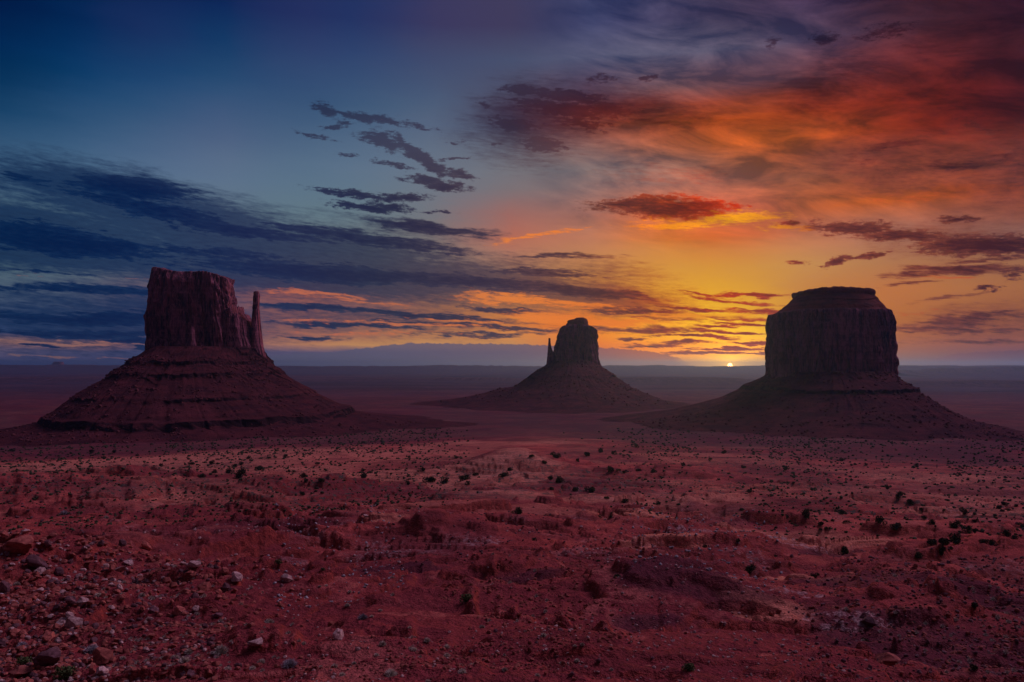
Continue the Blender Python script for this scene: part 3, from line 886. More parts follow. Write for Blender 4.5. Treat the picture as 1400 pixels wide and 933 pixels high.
# --- left butte: tall block, broken shoulder and a free-standing thumb
B1 = Butte(1400, 283, 'butte', 'wide dark red butte with a tall thin rock thumb at its right end')
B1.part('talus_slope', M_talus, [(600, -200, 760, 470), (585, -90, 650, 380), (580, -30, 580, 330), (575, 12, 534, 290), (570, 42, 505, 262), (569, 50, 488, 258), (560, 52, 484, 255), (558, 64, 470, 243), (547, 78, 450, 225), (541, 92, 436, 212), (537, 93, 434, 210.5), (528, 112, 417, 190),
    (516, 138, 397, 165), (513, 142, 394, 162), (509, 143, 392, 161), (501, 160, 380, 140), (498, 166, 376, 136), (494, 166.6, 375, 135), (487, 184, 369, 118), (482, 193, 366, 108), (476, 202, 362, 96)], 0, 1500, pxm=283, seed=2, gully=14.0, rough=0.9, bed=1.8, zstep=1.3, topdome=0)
B1.part('cliff', M_cliff, [(496, 197, 330, 62), (482, 199, 326, 60), (455, 199, 324, 58), (430, 200, 323, 57), (405, 201, 322, 56), (388, 202, 321.5, 54), (378, 204, 321, 52), (371, 207, 320, 50)], 58, 1100, pxm=262, seed=3, expo=3.4, crack=7.0, rough=0.35, zstep=1.1,
    top=[(195, 404), (204, 393), (210, 382), (217, 373), (225, 370), (238, 371), (245, 375), (262, 376.5), (276, 376), (292, 376), (304, 378), (313, 382), (321, 389), (330, 392)], bed=0.9)
B1.part('shoulder', M_cliff, [(500, 300, 362, 40), (482, 302, 358, 38), (462, 304, 352, 34), (448, 305, 349, 30), (440, 306, 346, 26)], 34, 520, pxm=326, seed=9, expo=3.0, crack=2.6, rough=0.4, zstep=1.1,
    top=[(300, 425), (322, 424), (324, 418), (326, 432), (329, 431), (333, 430), (336, 437), (341, 440), (346, 444), (360, 446)], bed=0.8)
B1.part('thumb', M_cliff, [(500, 342, 366, 20), (490, 343, 364, 18), (470, 344.5, 360, 15), (450, 344, 358, 13), (440, 344.5, 356.5, 10), (425, 345.5, 355.5, 7.5), (412, 346, 355.5, 6.5), (404, 346.5, 356, 6), (399, 347.5, 355, 5)], 10, 260, pxm=351, seed=5, expo=2.8, crack=0.85, rough=0.25, zstep=0.9, topdome=0.5, bed=0.5)
B1.part('fallen_slab', M_cliff, [(484, 257, 270, 6), (470, 257.5, 268.5, 5), (458, 259, 267, 4), (451, 261, 266, 2.5)], 5, 120, pxm=263, dy=-58 * B1.s, seed=15, crack=0.5, rough=0.2, zstep=1.0)

# --- middle butte, farther
B2 = Butte(2250, 784, 'butte', 'smallest dark butte with a short thin spur, standing between the other two buttes')
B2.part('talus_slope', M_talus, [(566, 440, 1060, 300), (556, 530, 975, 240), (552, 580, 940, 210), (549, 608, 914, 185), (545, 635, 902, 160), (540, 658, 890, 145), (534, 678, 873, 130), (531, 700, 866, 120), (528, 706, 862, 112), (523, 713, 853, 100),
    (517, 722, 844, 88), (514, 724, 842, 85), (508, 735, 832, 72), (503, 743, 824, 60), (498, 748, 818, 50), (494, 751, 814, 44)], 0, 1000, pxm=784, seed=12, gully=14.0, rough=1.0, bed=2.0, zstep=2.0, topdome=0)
B2.part('cliff', M_cliff, [(506, 752, 819, 34), (498, 754, 817.5, 32), (480, 757, 816, 30), (465, 760, 815, 29), (452, 762, 815, 27), (447, 764, 814.5, 26)], 30, 700, pxm=789, seed=13, expo=3.2, crack=7.0, rough=0.5, zstep=1.6, top=[(756, 455), (762, 453), (766, 449), (770, 446), (786, 445), (801, 446), (808, 448), (815, 452)], bed=1.0)
B2.part('caprock', M_cap, [(449, 771, 805, 20), (444, 773, 804.5, 19), (440, 775.5, 804, 18), (437, 776, 803.5, 17)], 18, 340, pxm=789, seed=14, expo=3.0, crack=1.2, rough=0.6, zstep=1.2, top=[(772, 443), (776, 439), (784, 438), (787, 436), (796, 435.5), (801, 437), (804, 441)], bed=0.8)
B2.part('spur', M_cliff, [(505, 746, 760, 12), (495, 747.5, 759, 11), (482, 748.5, 757, 8), (477, 749, 755, 5), (470, 749.5, 753.5, 3.2), (463, 750, 753.2, 2.6)], 6, 180, pxm=751.6, seed=17, crack=0.8, rough=0.25, zstep=1.4, topdome=0.3)

# --- right butte: broad drum with a flat cap
B3 = Butte(1430, 1135, 'butte', 'broad drum-shaped butte with a flat cap ledge, right of the rising sun')
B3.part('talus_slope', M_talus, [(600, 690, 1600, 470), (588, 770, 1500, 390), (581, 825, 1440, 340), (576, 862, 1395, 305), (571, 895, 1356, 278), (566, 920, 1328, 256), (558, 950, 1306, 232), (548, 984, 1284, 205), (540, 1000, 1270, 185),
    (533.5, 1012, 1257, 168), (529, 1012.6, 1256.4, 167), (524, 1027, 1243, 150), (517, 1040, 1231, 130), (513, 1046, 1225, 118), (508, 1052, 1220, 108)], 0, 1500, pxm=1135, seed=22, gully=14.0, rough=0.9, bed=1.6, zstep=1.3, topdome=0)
B3.part('cliff', M_cliff, [(524, 1046, 1224, 74), (513, 1048, 1221, 73), (490, 1049, 1220, 72), (465, 1051, 1219.5, 71), (445, 1052, 1218, 70), (434, 1053, 1216, 70), (430, 1054, 1214, 69)], 70, 1300, pxm=1135, seed=23, expo=2.7, crack=6.0, rough=0.4, zstep=1.1, bed=0.8,
    top=[(1045, 433), (1052, 431), (1062, 429), (1080, 427), (1190, 427), (1210, 428), (1217, 431), (1225, 437)])
B3.part('upper_slope', M_cap, [(433, 1057, 1215, 66), (428, 1062, 1214, 63), (425, 1067, 1212, 60), (420, 1070, 1209, 58), (416, 1075, 1205, 55), (411, 1082, 1199, 51), (406, 1088, 1193, 47), (403, 1090, 1190, 45)], 70, 900, pxm=1139, seed=24, expo=2.5, crack=0.9, rough=0.5, bed=2.4, bedlen=5.0, zstep=0.8)
B3.part('caprock', M_cap, [(406.5, 1088, 1193, 46), (405, 1086.5, 1193.5, 48), (403, 1085.5, 1194, 49), (400.5, 1085, 1194, 49), (399, 1087, 1192, 47)], 54, 700, pxm=1139, seed=25, expo=3.0, crack=0.9, rough=0.3, zstep=0.6, topdome=0.3,
    top=[(1086, 401), (1092, 399.5), (1100, 398.5), (1112, 397), (1122, 396.5), (1145, 397.5), (1170, 398.5), (1188, 399.5), (1193, 401)], bed=0.6)

# ---------------------------------------------------------------- far country
M_far = butte_mat('far_mesa_rock', (0.05, 0.028, 0.045), (0.10, 0.05, 0.07), False)


def mesa(name, D, cols, rows, depth, base=-118.0, seed=0, **tags):
    """a long far mesa: brow rows given at columns; sloping apron in front"""
    s = D / F
    n = 420
    xs = np.linspace(cols[0], cols[-1], n)
    tz = (500 - np.interp(xs, cols, rows)) * s
    tz = tz + (0.5 * s) * vn(xs / 6, xs * 0 + seed, 5) + 0.25 * s * vn(xs / 2.0, xs * 0 + seed, 6)
    X_ = (xs - 700) * s
    off = D * 0.012 * fbm(xs / 28, xs * 0 + seed, 4, 7)
    secs = [(-0.11 * D, 0.0), (-0.07 * D, .10), (-0.035 * D, .34), (-0.012 * D, .62), (-0.008 * D, .66), (0, 1.0), (0.3 * depth, 1.02), (depth, 1.0), (depth + 0.02 * D, 0.3), (depth + .05 * D, 0.0)]
    V = []
    for (yo, k) in secs:
        z = base - 3 + (tz - base) * k
        edge = sst(np.minimum(xs - cols[0], cols[-1] - xs), 0, 5)
        z = base - 3 + (z - base + 3) * edge
        V.append(np.stack([X_, D + yo + off * (0.4 + 0.6 * k), z], 1))
    V = np.concatenate(V); ids = np.arange(len(V)).reshape(len(secs), n)
    Q = np.stack([ids[:-1, :-1].ravel(), ids[:-1, 1:].ravel(), ids[1:, 1:].ravel(), ids[1:, :-1].ravel()], 1)
    return tag(link_mesh(name, V, Q, M_far), **tags)


mesa('hills', 12500, [760, 800, 880, 905, 940, 975, 1015, 1060, 1120, 1260, 1290, 1330, 1400, 1500, 1600], [500, 500, 500, 499.5, 500.5, 501, 501, 500, 499, 500, 500, 500.5, 500, 501, 500], 900, seed=3, kind='structure')
mesa('hills', 13500, [-150, -60, 20, 60, 66, 90, 97, 160, 176, 190, 260, 420, 520, 560, 600, 650, 700, 745, 780], [500, 499, 499.5, 500, 499, 499, 500, 500, 498.5, 499, 500, 501, 501, 500.5, 499.5, 499.6, 500.5, 501, 501], 900, seed=5, kind='structure')
mesa('hills', 9000, [1225, 1250, 1285, 1296, 1310, 1330, 1345, 1356, 1375, 1392, 1420, 1520], [508, 507, 507, 504, 503.5, 506, 503, 502, 504, 501.5, 503, 506], 500, seed=8, kind='structure')
mesa('hills', 6200, [380, 440, 500, 560, 620, 660, 720, 760], [520, 519, 517.5, 518.5, 517, 517.5, 519, 521], 700, seed=10, kind='structure')
mesa('hills', 5200, [820, 860, 900, 960, 1010, 1060], [521, 517, 516.5, 517, 517.5, 521], 700, seed=12, kind='structure')
mesa('hills', 4600, [1200, 1250, 1300, 1360, 1420, 1500], [526, 524, 523, 523, 522, 523], 600, seed=13, kind='structure')
mesa('hills', 5600, [-180, -80, 0, 60, 120, 180, 230], [520, 517, 517, 516.5, 518, 518, 521], 700, seed=14, kind='structure')
tb = tag(empty('distant_butte', ((78 - 700) * 14.2, 15500, -118)), 'tiny flat-topped butte on the horizon at the far left', 'butte')
for nm, mat_, rg in (('talus_slope', M_talus, [(-118, 360, 380, 200), (-20, 200, 210, 150), (20, 120, 125, 100)]), ('cliff', M_cliff, [(10, 110, 112, 80), (45, 98, 100, 70), (74, 66, 92, 60)])):
    V, Q = loft(rg, 160, 0, 0, seed=31, crack=2.0, rough=0.6, zstep=3.0, top=None, expo=2.6)
    link_mesh(nm, V - np.array([0, 0, -118.0]), Q, mat_, tb)

# ================================================================ rocks
def ico(sub):
    t = (1 + 5 ** .5) / 2
    v = [(-1, t, 0), (1, t, 0), (-1, -t, 0), (1, -t, 0), (0, -1, t), (0, 1, t), (0, -1, -t), (0, 1, -t), (t, 0, -1), (t, 0, 1), (-t, 0, -1), (-t, 0, 1)]
    f = [(0, 11, 5), (0, 5, 1), (0, 1, 7), (0, 7, 10), (0, 10, 11), (1, 5, 9), (5, 11, 4), (11, 10, 2), (10, 7, 6), (7, 1, 8), (3, 9, 4), (3, 4, 2), (3, 2, 6), (3, 6, 8), (3, 8, 9), (4, 9, 5), (2, 4, 11), (6, 2, 10), (8, 6, 7), (9, 8, 1)]
    v = [np.array(q, float) / np.linalg.norm(q) for q in v]
    for _ in range(sub):
        cache = {}; nf = []
        def mid(a, b):
            k = (min(a, b), max(a, b))
            if k not in cache:
                w = v[a] + v[b]; v.append(w / np.linalg.norm(w)); cache[k] = len(v) - 1
            return cache[k]
        for a, b, c_ in f:
            x, y, z = mid(a, b), mid(b, c_), mid(c_, a)
            nf += [(a, x, z), (b, y, x), (c_, z, y), (x, y, z)]
        f = nf
    return np.array(v), np.array(f)


def rock_verts(seed, sub=3, cuts=14):
    rs = np.random.RandomState(seed)
    v, f = ico(sub)
    v = v.copy()
    for _ in range(cuts):
        n = rs.normal(size=3); n /= np.linalg.norm(n)
        d = rs.uniform(0.45, 0.85)
        k = v @ n - d
        v -= np.where(k > 0, k, 0)[:, None] * n
    v += 0.05 * np.stack([vn(v[:, 1] * 3 + seed, v[:, 2] * 3, q) for q in range(3)], 1)
    v += 0.02 * np.stack([vn(v[:, 1] * 9 + seed, v[:, 0] * 9, q + 5) for q in range(3)], 1)
    ext = np.abs(v).max(0)
    return v / ext, f                                        # fits -1..1


ROCKS = {}
for mn, mt in (('red', M_rock_red), ('pale', M_rock_pale), ('dark', M_rock_dark)):
    for k in range(7):
        v, f = rock_verts(100 + k, 3)
        o = link_mesh('boulder', v, f, mt, smooth=False)
        ROCKS[(mn, k)] = o.data
        bpy.data.objects.remove(o)


def place_rock(x, y, w, kind, k, hgt=0.75, dep=0.85, yaw=0.0, tilt=0.0, tz=0.0, sink=0.22, name='boulder'):
    o = bpy.data.objects.new(name, ROCKS[(kind, k % 7)])
    C.objects.link(o)
    gz = float(ground(np.array([x]), np.array([y]))[0])
    o.location = (x, y, gz + 0.5 * w * hgt * (1 - 2 * sink) + tz)
    o.scale = (0.5 * w, 0.5 * w * dep, 0.5 * w * hgt)
    o.rotation_euler = (tilt * 0.6, tilt, yaw)
    return o


# (px, py of the middle, width px, kind, shape, height ratio, tilt, label)
NAMED = [
 (27, 750, 46, 'red', 0, .60, .05, 'big blocky red boulder on the slope at the left edge'),
 (50, 771, 30, 'dark', 1, .70, .3, 'dark shadowed boulder leaning just below the big blocky red one'),
 (6, 734, 16, 'red', 2, .8, .2, 'rounded red rock cut by the left edge of the photo above the blocky boulder'),
 (34, 727, 15, 'pale', 3, .5, .2, 'flat pale rock just above the big blocky red boulder'),
 (5, 806, 14, 'dark', 4, 1.6, .1, 'upright dark rock at the left edge below the blocky boulder'),
 (55, 782, 16, 'pale', 5, .8, .1, 'pink cone-shaped rock beside the dark leaning boulder'),
 (80, 785, 15, 'dark', 6, .75, .1, 'grey round rock right of the pink cone-shaped rock'),
 (54, 811, 13, 'pale', 0, .7, .1, 'small pale angular rock in the middle of the left rubble field'),
 (66, 817, 12, 'pale', 2, .8, .4, 'tilted pale shard beside the small pale angular rock'),
 (112, 828, 22, 'pale', 3, .75, .2, 'pale angular boulder with a flat top, upper of the pale pair at left'),
 (96, 829, 15, 'dark', 1, .9, .1, 'dark rock touching the left side of the pale flat-topped boulder'),
 (101, 858, 25, 'pale', 4, .95, .1, 'largest pale boulder in the lower left, leaning on a smaller one'),
 (86, 853, 20, 'pale', 5, .8, .2, 'brownish pale boulder pressed against the largest pale boulder'),
 (95, 841, 12, 'pale', 6, .45, .3, 'small flat pale stone above the leaning pale boulders'),
 (24, 866, 20, 'red', 1, .6, .1, 'red rock at the far left below the pale rubble'),
 (5, 877, 16, 'dark', 2, .7, .1, 'dark rock at the left edge low in the photo'),
 (67, 879, 20, 'red', 5, .75, .1, 'brown-red rock below the leaning pale boulders'),
 (86, 888, 16, 'red', 3, .7, .1, 'reddish rock between the sage bush and the brown-red rock'),
 (139, 902, 29, 'red', 6, .85, .05, 'large rounded red boulder near the bottom left beside a grey bush'),
 (66, 906, 40, 'dark', 0, .75, .1, 'large dark split boulder near the bottom left corner'),
 (138, 921, 21, 'pale', 1, .75, .15, 'pale-topped boulder just below the large rounded red one'),
 (28, 922, 46, 'red', 3, .45, .2, 'long red slab in the bottom left corner'),
 (200, 891, 11, 'pale', 2, .8, .2, 'small pale pointed rock right of the large rounded red boulder'),
 (463, 870, 18, 'pale', 5, 1.15, .05, 'lone upright pale boulder on smooth red ground in the foreground'),
 (452, 853, 11, 'red', 4, 1.0, .1, 'dark red rock standing behind the lone upright pale boulder'),
 (350, 881, 26, 'pale', 0, .45, .1, 'low pale-topped boulder on the dark red bank left of centre'),
 (323, 791, 17, 'pale', 6, .85, .1, 'whitish grey boulder on the open slope at left centre'),
 (392, 794, 19, 'pale', 2, .7, .1, 'pinkish boulder at the end of the small ledge'),
 (264, 773, 20, 'pale', 4, .6, .1, 'pale rounded boulder beside a smaller flat one on the upper slope'),
 (250, 771, 10, 'pale', 1, .5, .1, 'small flat pale rock touching the pale rounded boulder'),
 (258, 785, 15, 'red', 0, .6, .1, 'dark red low rock below the pale rounded boulder'),
 (280, 804, 20, 'red', 5, .75, .1, 'broad brown-red boulder, left of the pair above the rubble bank'),
 (308, 807, 16, 'dark', 3, 1.0, .1, 'tall greyish boulder, right of the pair above the rubble bank'),
 (307, 782, 12, 'red', 6, .7, .1, 'small red rock left of the whitish grey boulder'),
 (200, 749, 15, 'red', 1, .85, .3, 'leaning red boulder right of the blue-grey rock'),
 (167, 746, 12, 'dark', 6, .8, .1, 'blue-grey rock alone on the red slope at left'),
 (162, 780, 28, 'pale', 3, .28, .45, 'long tilted pale slab lying on the red slope'),
 (176, 771, 15, 'pale', 0, .4, .5, 'short tilted pale slab above the long one'),
 (211, 836, 18, 'dark', 2, .75, .2, 'grey-purple boulder at the left end of the rubble cluster'),
 (245, 839, 16, 'red', 6, .8, .1, 'rounded red boulder in the middle of the rubble cluster'),
 (268, 833, 12, 'pale', 5, .7, .1, 'small whitish rock at the right of the rubble cluster'),
 (297, 842, 14, 'dark', 4, .6, .1, 'dark low rock past the right end of the rubble cluster'),
 (262, 923, 17, 'dark', 5, .65, .1, 'dark grey rock at the bottom edge left of centre'),
 (118, 751, 10, 'dark', 0, .7, .1, 'small dark rock high on the left slope'),
 (500, 706, 9, 'pale', 1, .5, .1, 'small pale block on the ledge left of the sand dome'),
 (1190, 853, 26, 'dark', 2, .6, .0, 'dark rock outcrop by the wash in the lower right'),
 (1215, 905, 40, 'red', 3, .5, .1, 'broad red block at the bottom edge right of centre'),
 (20, 745, 12, 'pale', 2, .5, .2, 'thin pale stone lying against the top of the blocky red boulder'),
]
nx_, ny_ = see([q[0] for q in NAMED], [q[1] + 0.25 * q[2] * q[5] for q in NAMED])
for q, x, y in zip(NAMED, nx_, ny_):
    o = place_rock(float(x), float(y), q[2] * y / F, q[3], q[4], q[5], yaw=random.uniform(-.6, .6) + q[4], tilt=q[6], sink=0.15)
    tag(o, q[7], 'boulder', 'boulders on the desert slope')

# the next largest rocks, each its own object
rs = np.random.RandomState(21)
AREAS = [  # region in the photo, how many, width px, label, kinds
 ((0, 250, 745, 933), 95, (5, 11), 'small rock in the dense rubble of the lower left slope', ('red', 'red', 'pale', 'dark')),
 ((250, 430, 770, 860), 40, (4, 8), 'small red rock scattered left of the lone pale boulder', ('red', 'red', 'dark')),
 ((250, 620, 860, 933), 30, (4, 8), 'small stone on smooth red ground at the bottom centre', ('red', 'pale')),
 ((620, 900, 860, 933), 30, (4, 9), 'dark red broken stone on the near ridge at the bottom', ('red', 'dark')),
 ((900, 1400, 820, 933), 35, (3, 7), 'dark stone on the shadowed slope at the lower right', ('dark', 'red')),
 ((590, 800, 720, 810), 20, (3, 5), 'thin pale stone on the striped rocky slope in the middle', ('pale', 'pale', 'red')),
]
for (xa, xb, ya, yb), n, (wa, wb), lab, kinds in AREAS:
    px = rs.uniform(xa, xb, n); py = rs.uniform(ya, yb, n)
    if lab.startswith('small rock in the dense'):
        px = xa + (px - xa) * rs.uniform(0.25, 1, n)
    X_, Y_ = see(px, py)
    for i in range(n):
        if math.hypot(X_[i], Y_[i]) > 1500:
            continue
        w = rs.uniform(wa, wb) ** 1.0 * Y_[i] / F
        o = place_rock(float(X_[i]), float(Y_[i]), float(w), kinds[rs.randint(len(kinds))], rs.randint(7), rs.uniform(.45, .95), rs.uniform(.6, 1), rs.uniform(0, 6.28), rs.uniform(-.3, .3), name='rock')
        tag(o, lab, 'rock', lab.replace('small ', '').replace(' rock ', ' rocks ').replace('rock in', 'rocks in').replace('stone on', 'stones on'))


def scatter_mesh(name, mat, x, y, z, size, seed, base_sub=0, flat=(0.45, 0.95), nvar=12, smooth=False, rough=0.0):
    rs = np.random.RandomState(seed)
    protos = []
    for k in range(nvar):
        v, f = rock_verts(300 + seed * 20 + k, base_sub if base_sub else 1, 9)
        if rough:
            v = v * (1 + rough * rs.uniform(-1, 1, (len(v), 1)))
        protos.append((v, f))
    nv = len(protos[0][0]); nf = len(protos[0][1]); n = len(x)
    P = np.array([p_[0] for p_ in protos])[rs.randint(nvar, size=n)]
    a = rs.uniform(0, 2 * math.pi, n); fl = rs.uniform(flat[0], flat[1], n); el = rs.uniform(.6, 1, n)
    vx = P[:, :, 0] * 1.0; vy = P[:, :, 1] * el[:, None]; vz = P[:, :, 2] * fl[:, None]
    tl = rs.uniform(-.4, .4, n)
    vx2 = vx * np.cos(tl)[:, None] + vz * np.sin(tl)[:, None]; vz2 = -vx * np.sin(tl)[:, None] + vz * np.cos(tl)[:, None]
    rx = vx2 * np.cos(a)[:, None] - vy * np.sin(a)[:, None]; ry = vx2 * np.sin(a)[:, None] + vy * np.cos(a)[:, None]
    s = (size * 0.5)[:, None]
    V = np.stack([x[:, None] + rx * s, y[:, None] + ry * s, z[:, None] + vz2 * s + s * fl[:, None] * 0.35], -1).reshape(-1, 3)
    Fc = (protos[0][1][None] + (np.arange(n) * nv)[:, None, None]).reshape(-1, 3)
    return tag(link_mesh(name, V, Fc, mat, smooth=smooth), kind='stuff')


def spread(n, r0, r1, seed, mask_l, mask_lo, mask_hi, amax=0.63, pw=1.0):
    rs = np.random.RandomState(seed)
    a = rs.uniform(-amax, amax, n * 3); r = np.exp(rs.uniform(math.log(r0), math.log(r1), n * 3))
    x, y = r * np.sin(a), r * np.cos(a)
    w = sst(fbm(x / mask_l(r), y / mask_l(r), 3, 100 + seed), mask_lo, mask_hi)
    keep = rs.rand(n * 3) < w ** pw
    x, y, r = x[keep][:n], y[keep][:n], r[keep][:n]
    return x, y, r, ground(x, y), rs


# rubble too small to count, in drifts
x, y, r, z, rq = spread(7500, 14, 140, 1, lambda r: 0.12 * r + 3, 0.05, 0.4)
scatter_mesh('rubble', M_rock_red, x, y, z, rq.uniform(0.35, 1, len(x)) ** 2.2 * 0.0062 * r + 0.05, 1)
x, y, r, z, rq = spread(3200, 16, 200, 2, lambda r: 0.15 * r + 3, 0.0, 0.4)
scatter_mesh('rubble', M_rock_pale, x, y, z, rq.uniform(0.35, 1, len(x)) ** 2.2 * 0.0048 * r + 0.03, 2)
x, y, r, z, rq = spread(3000, 90, 480, 3, lambda r: 0.10 * r + 3, 0.15, 0.45)
scatter_mesh('rubble', M_rock_dark, x, y, z, rq.uniform(0.35, 1, len(x)) ** 2.0 * 0.0042 * r + 0.08, 3)
# the stony left slope and the dark right slope are thick with it
rs = np.random.RandomState(77)
def slope_patch(n, pxa, pxb, ra, rb, seed, mat, k, cut=0.0):
    rq = np.random.RandomState(seed)
    r = np.exp(rq.uniform(math.log(ra), math.log(rb), n)); t = rq.beta(1.0, 1.6, n)
    px = pxa + (pxb - pxa) * t
    y = r; x = (px - 700) / F * y
    z = ground(x, y)
    scatter_mesh('rubble', mat, x, y, z, rq.uniform(0.3, 1, n) ** 2.4 * k * r + 0.04, seed)
slope_patch(4800, -20, 360, 22, 115, 41, M_rock_red, 0.0110)
slope_patch(1100, -20, 300, 22, 105, 42, M_rock_pale, 0.0085)
slope_patch(1900, -20, 330, 22, 105, 43, M_rock_dark, 0.0100)
slope_patch(4200, 1420, 1060, 24, 150, 44, M_rock_dark, 0.0058)
slope_patch(1400, 1420, 1000, 24, 150, 45, M_rock_red, 0.0058)

# broken blocks lying on the aprons of the buttes
for bt, seed, n, sz in ((B1, 51, 2600, 6.0), (B3, 52, 2400, 6.0), (B2, 53, 900, 8.0)):
    tal = [c_ for c_ in bt.e.children if c_.name.startswith('talus')][0]
    nv = len(tal.data.vertices); co = np.empty(nv * 3, np.float32); tal.data.vertices.foreach_get('co', co); co = co.reshape(-1, 3)
    rq = np.random.RandomState(seed)
    ok = np.where((co[:, 1] < 0) & (co[:, 2] > 4) & (co[:, 2] < 118))[0]
    w = 0.25 + sst(fbm(co[ok, 0] / 45, co[ok, 1] / 45 + co[ok, 2] / 20, 3, seed), -0.1, 0.4); w /= w.sum()
    ii = rq.choice(ok, n, p=w)
    s_ = rq.uniform(0.2, 1, n) ** 3 * sz * 0.9 + 0.7
    scatter_mesh('rubble', M_block, co[ii, 0] + bt.x0, co[ii, 1] + bt.D, co[ii, 2] - 104, s_, seed)

# ================================================================ plants
def clump(n, seed, rx=1.0, rz=0.8, leaf=0.16, lobes=7, hollow=0.45):
    """many small leaf sprays through an uneven, gappy crown; returns verts, quads"""
    rs = np.random.RandomState(seed)
    cen = []
    for _ in range(lobes):
        a = rs.uniform(0, 6.28); q = rs.uniform(0.15, 0.62)
        cen.append((q * math.cos(a), q * math.sin(a), rs.uniform(0.25, 1.0)))
    cen = np.array(cen); rad = rs.uniform(0.28, 0.52, lobes)
    k = rs.randint(lobes, size=n)
    d = rs.normal(size=(n, 3)); d /= np.linalg.norm(d, axis=1)[:, None]
    q = rs.uniform(hollow, 1.0, n) ** 0.6
    c_ = cen[k] + d * (rad[k] * q)[:, None]
    c_[:, 2] = np.maximum(c_[:, 2], 0.02)
    t1 = rs.normal(size=(n, 3)); t1 /= np.linalg.norm(t1, axis=1)[:, None]
    t2 = np.cross(t1, rs.normal(size=(n, 3))); t2 /= np.linalg.norm(t2, axis=1)[:, None]
    s = (leaf * rs.uniform(0.5, 1.2, n))[:, None]
    V = np.stack([c_ - t1 * s, c_ + t2 * s * .55, c_ + t1 * s, c_ - t2 * s * .55], 1) * np.array([rx, rx, rz])
    return V.reshape(-1, 3), np.arange(4 * n).reshape(n, 4)


def limbs(seed, n=6, h=0.55):
    rs = np.random.RandomState(seed); V = []; Q = []
    def tube(p, q, r0, r1):
        p, q = np.array(p, float), np.array(q, float); d = q - p; d /= np.linalg.norm(d)
        u = np.cross(d, (0.3, 1, 0.2)); u /= np.linalg.norm(u); w = np.cross(d, u); b = len(V)
        for c_, r_ in ((p, r0), (q, r1)):
            for j in range(6):
                a = j * math.pi / 3
                V.append(c_ + r_ * (u * math.cos(a) + w * math.sin(a)))
        for j in range(6):
            Q.append((b + j, b + (j + 1) % 6, b + 6 + (j + 1) % 6, b + 6 + j))
    for _ in range(n):
        a = rs.uniform(0, 6.28); m1 = np.array([0.14 * math.cos(a), 0.14 * math.sin(a), h * 0.35])
        m2 = np.array([0.5 * math.cos(a), 0.5 * math.sin(a), h * rs.uniform(.8, 1.2)])
        tube((0, 0, -0.12), m1, 0.08, 0.05); tube(m1, m2, 0.05, 0.018)
    return np.array(V), np.array(Q)


def mesh_only(name, v, f, mat, smooth=False):
    o = link_mesh(name, v, f, mat, smooth=smooth); d = o.data; bpy.data.objects.remove(o); return d


CROWN = [mesh_only('crown', *clump(620, 60 + k, 1.0, rz, 0.13, 8), M_juniper) for k, rz in enumerate((.8, .95, .7, 1.1, .85, .75))]
CROWN_G = [mesh_only('crown', *clump(620, 80 + k, 1.0, .8, 0.12, 8), M_green) for k in range(2)]
TRUNK = [mesh_only('trunk', *limbs(70 + k), M_bark) for k in range(3)]
SHRUB = [mesh_only('shrub', *clump(260, 90 + k, 1.0, rz, 0.19, 6), M_juniper) for k, rz in enumerate((.75, .9, .65, 1.0))]


def juniper(x, y, w, k, big, green=False):
    gz = float(ground(np.array([x]), np.array([y]))[0])
    s = 0.5 * w / 0.92
    if big:
        e = empty('juniper', (x, y, gz - 0.04 * w)); e.scale = (s, s, s); e.rotation_euler = (0, 0, k * 1.7)
        t = bpy.data.objects.new('trunk', TRUNK[k % 3]); C.objects.link(t); t.parent = e
        c_ = bpy.data.objects.new('crown', (CROWN_G if green else CROWN)[k % (2 if green else 6)]); C.objects.link(c_); c_.parent = e
        return e
    o = bpy.data.objects.new('shrub', SHRUB[k % 4]); C.objects.link(o)
    o.location = (x, y, gz - 0.04 * w); o.scale = (s, s, s); o.rotation_euler = (0, 0, k * 1.7)
    return o


ORD = ['leftmost', 'second', 'third', 'fourth', 'fifth', 'sixth', 'seventh', 'eighth', 'ninth', 'tenth', 'eleventh', 'twelfth', 'thirteenth', 'fourteenth', 'fifteenth', 'sixteenth', 'seventeenth', 'eighteenth', 'nineteenth', 'twentieth']


def ordinal(i):
    return 'leftmost' if i == 0 else ORD[i] + ' from left'


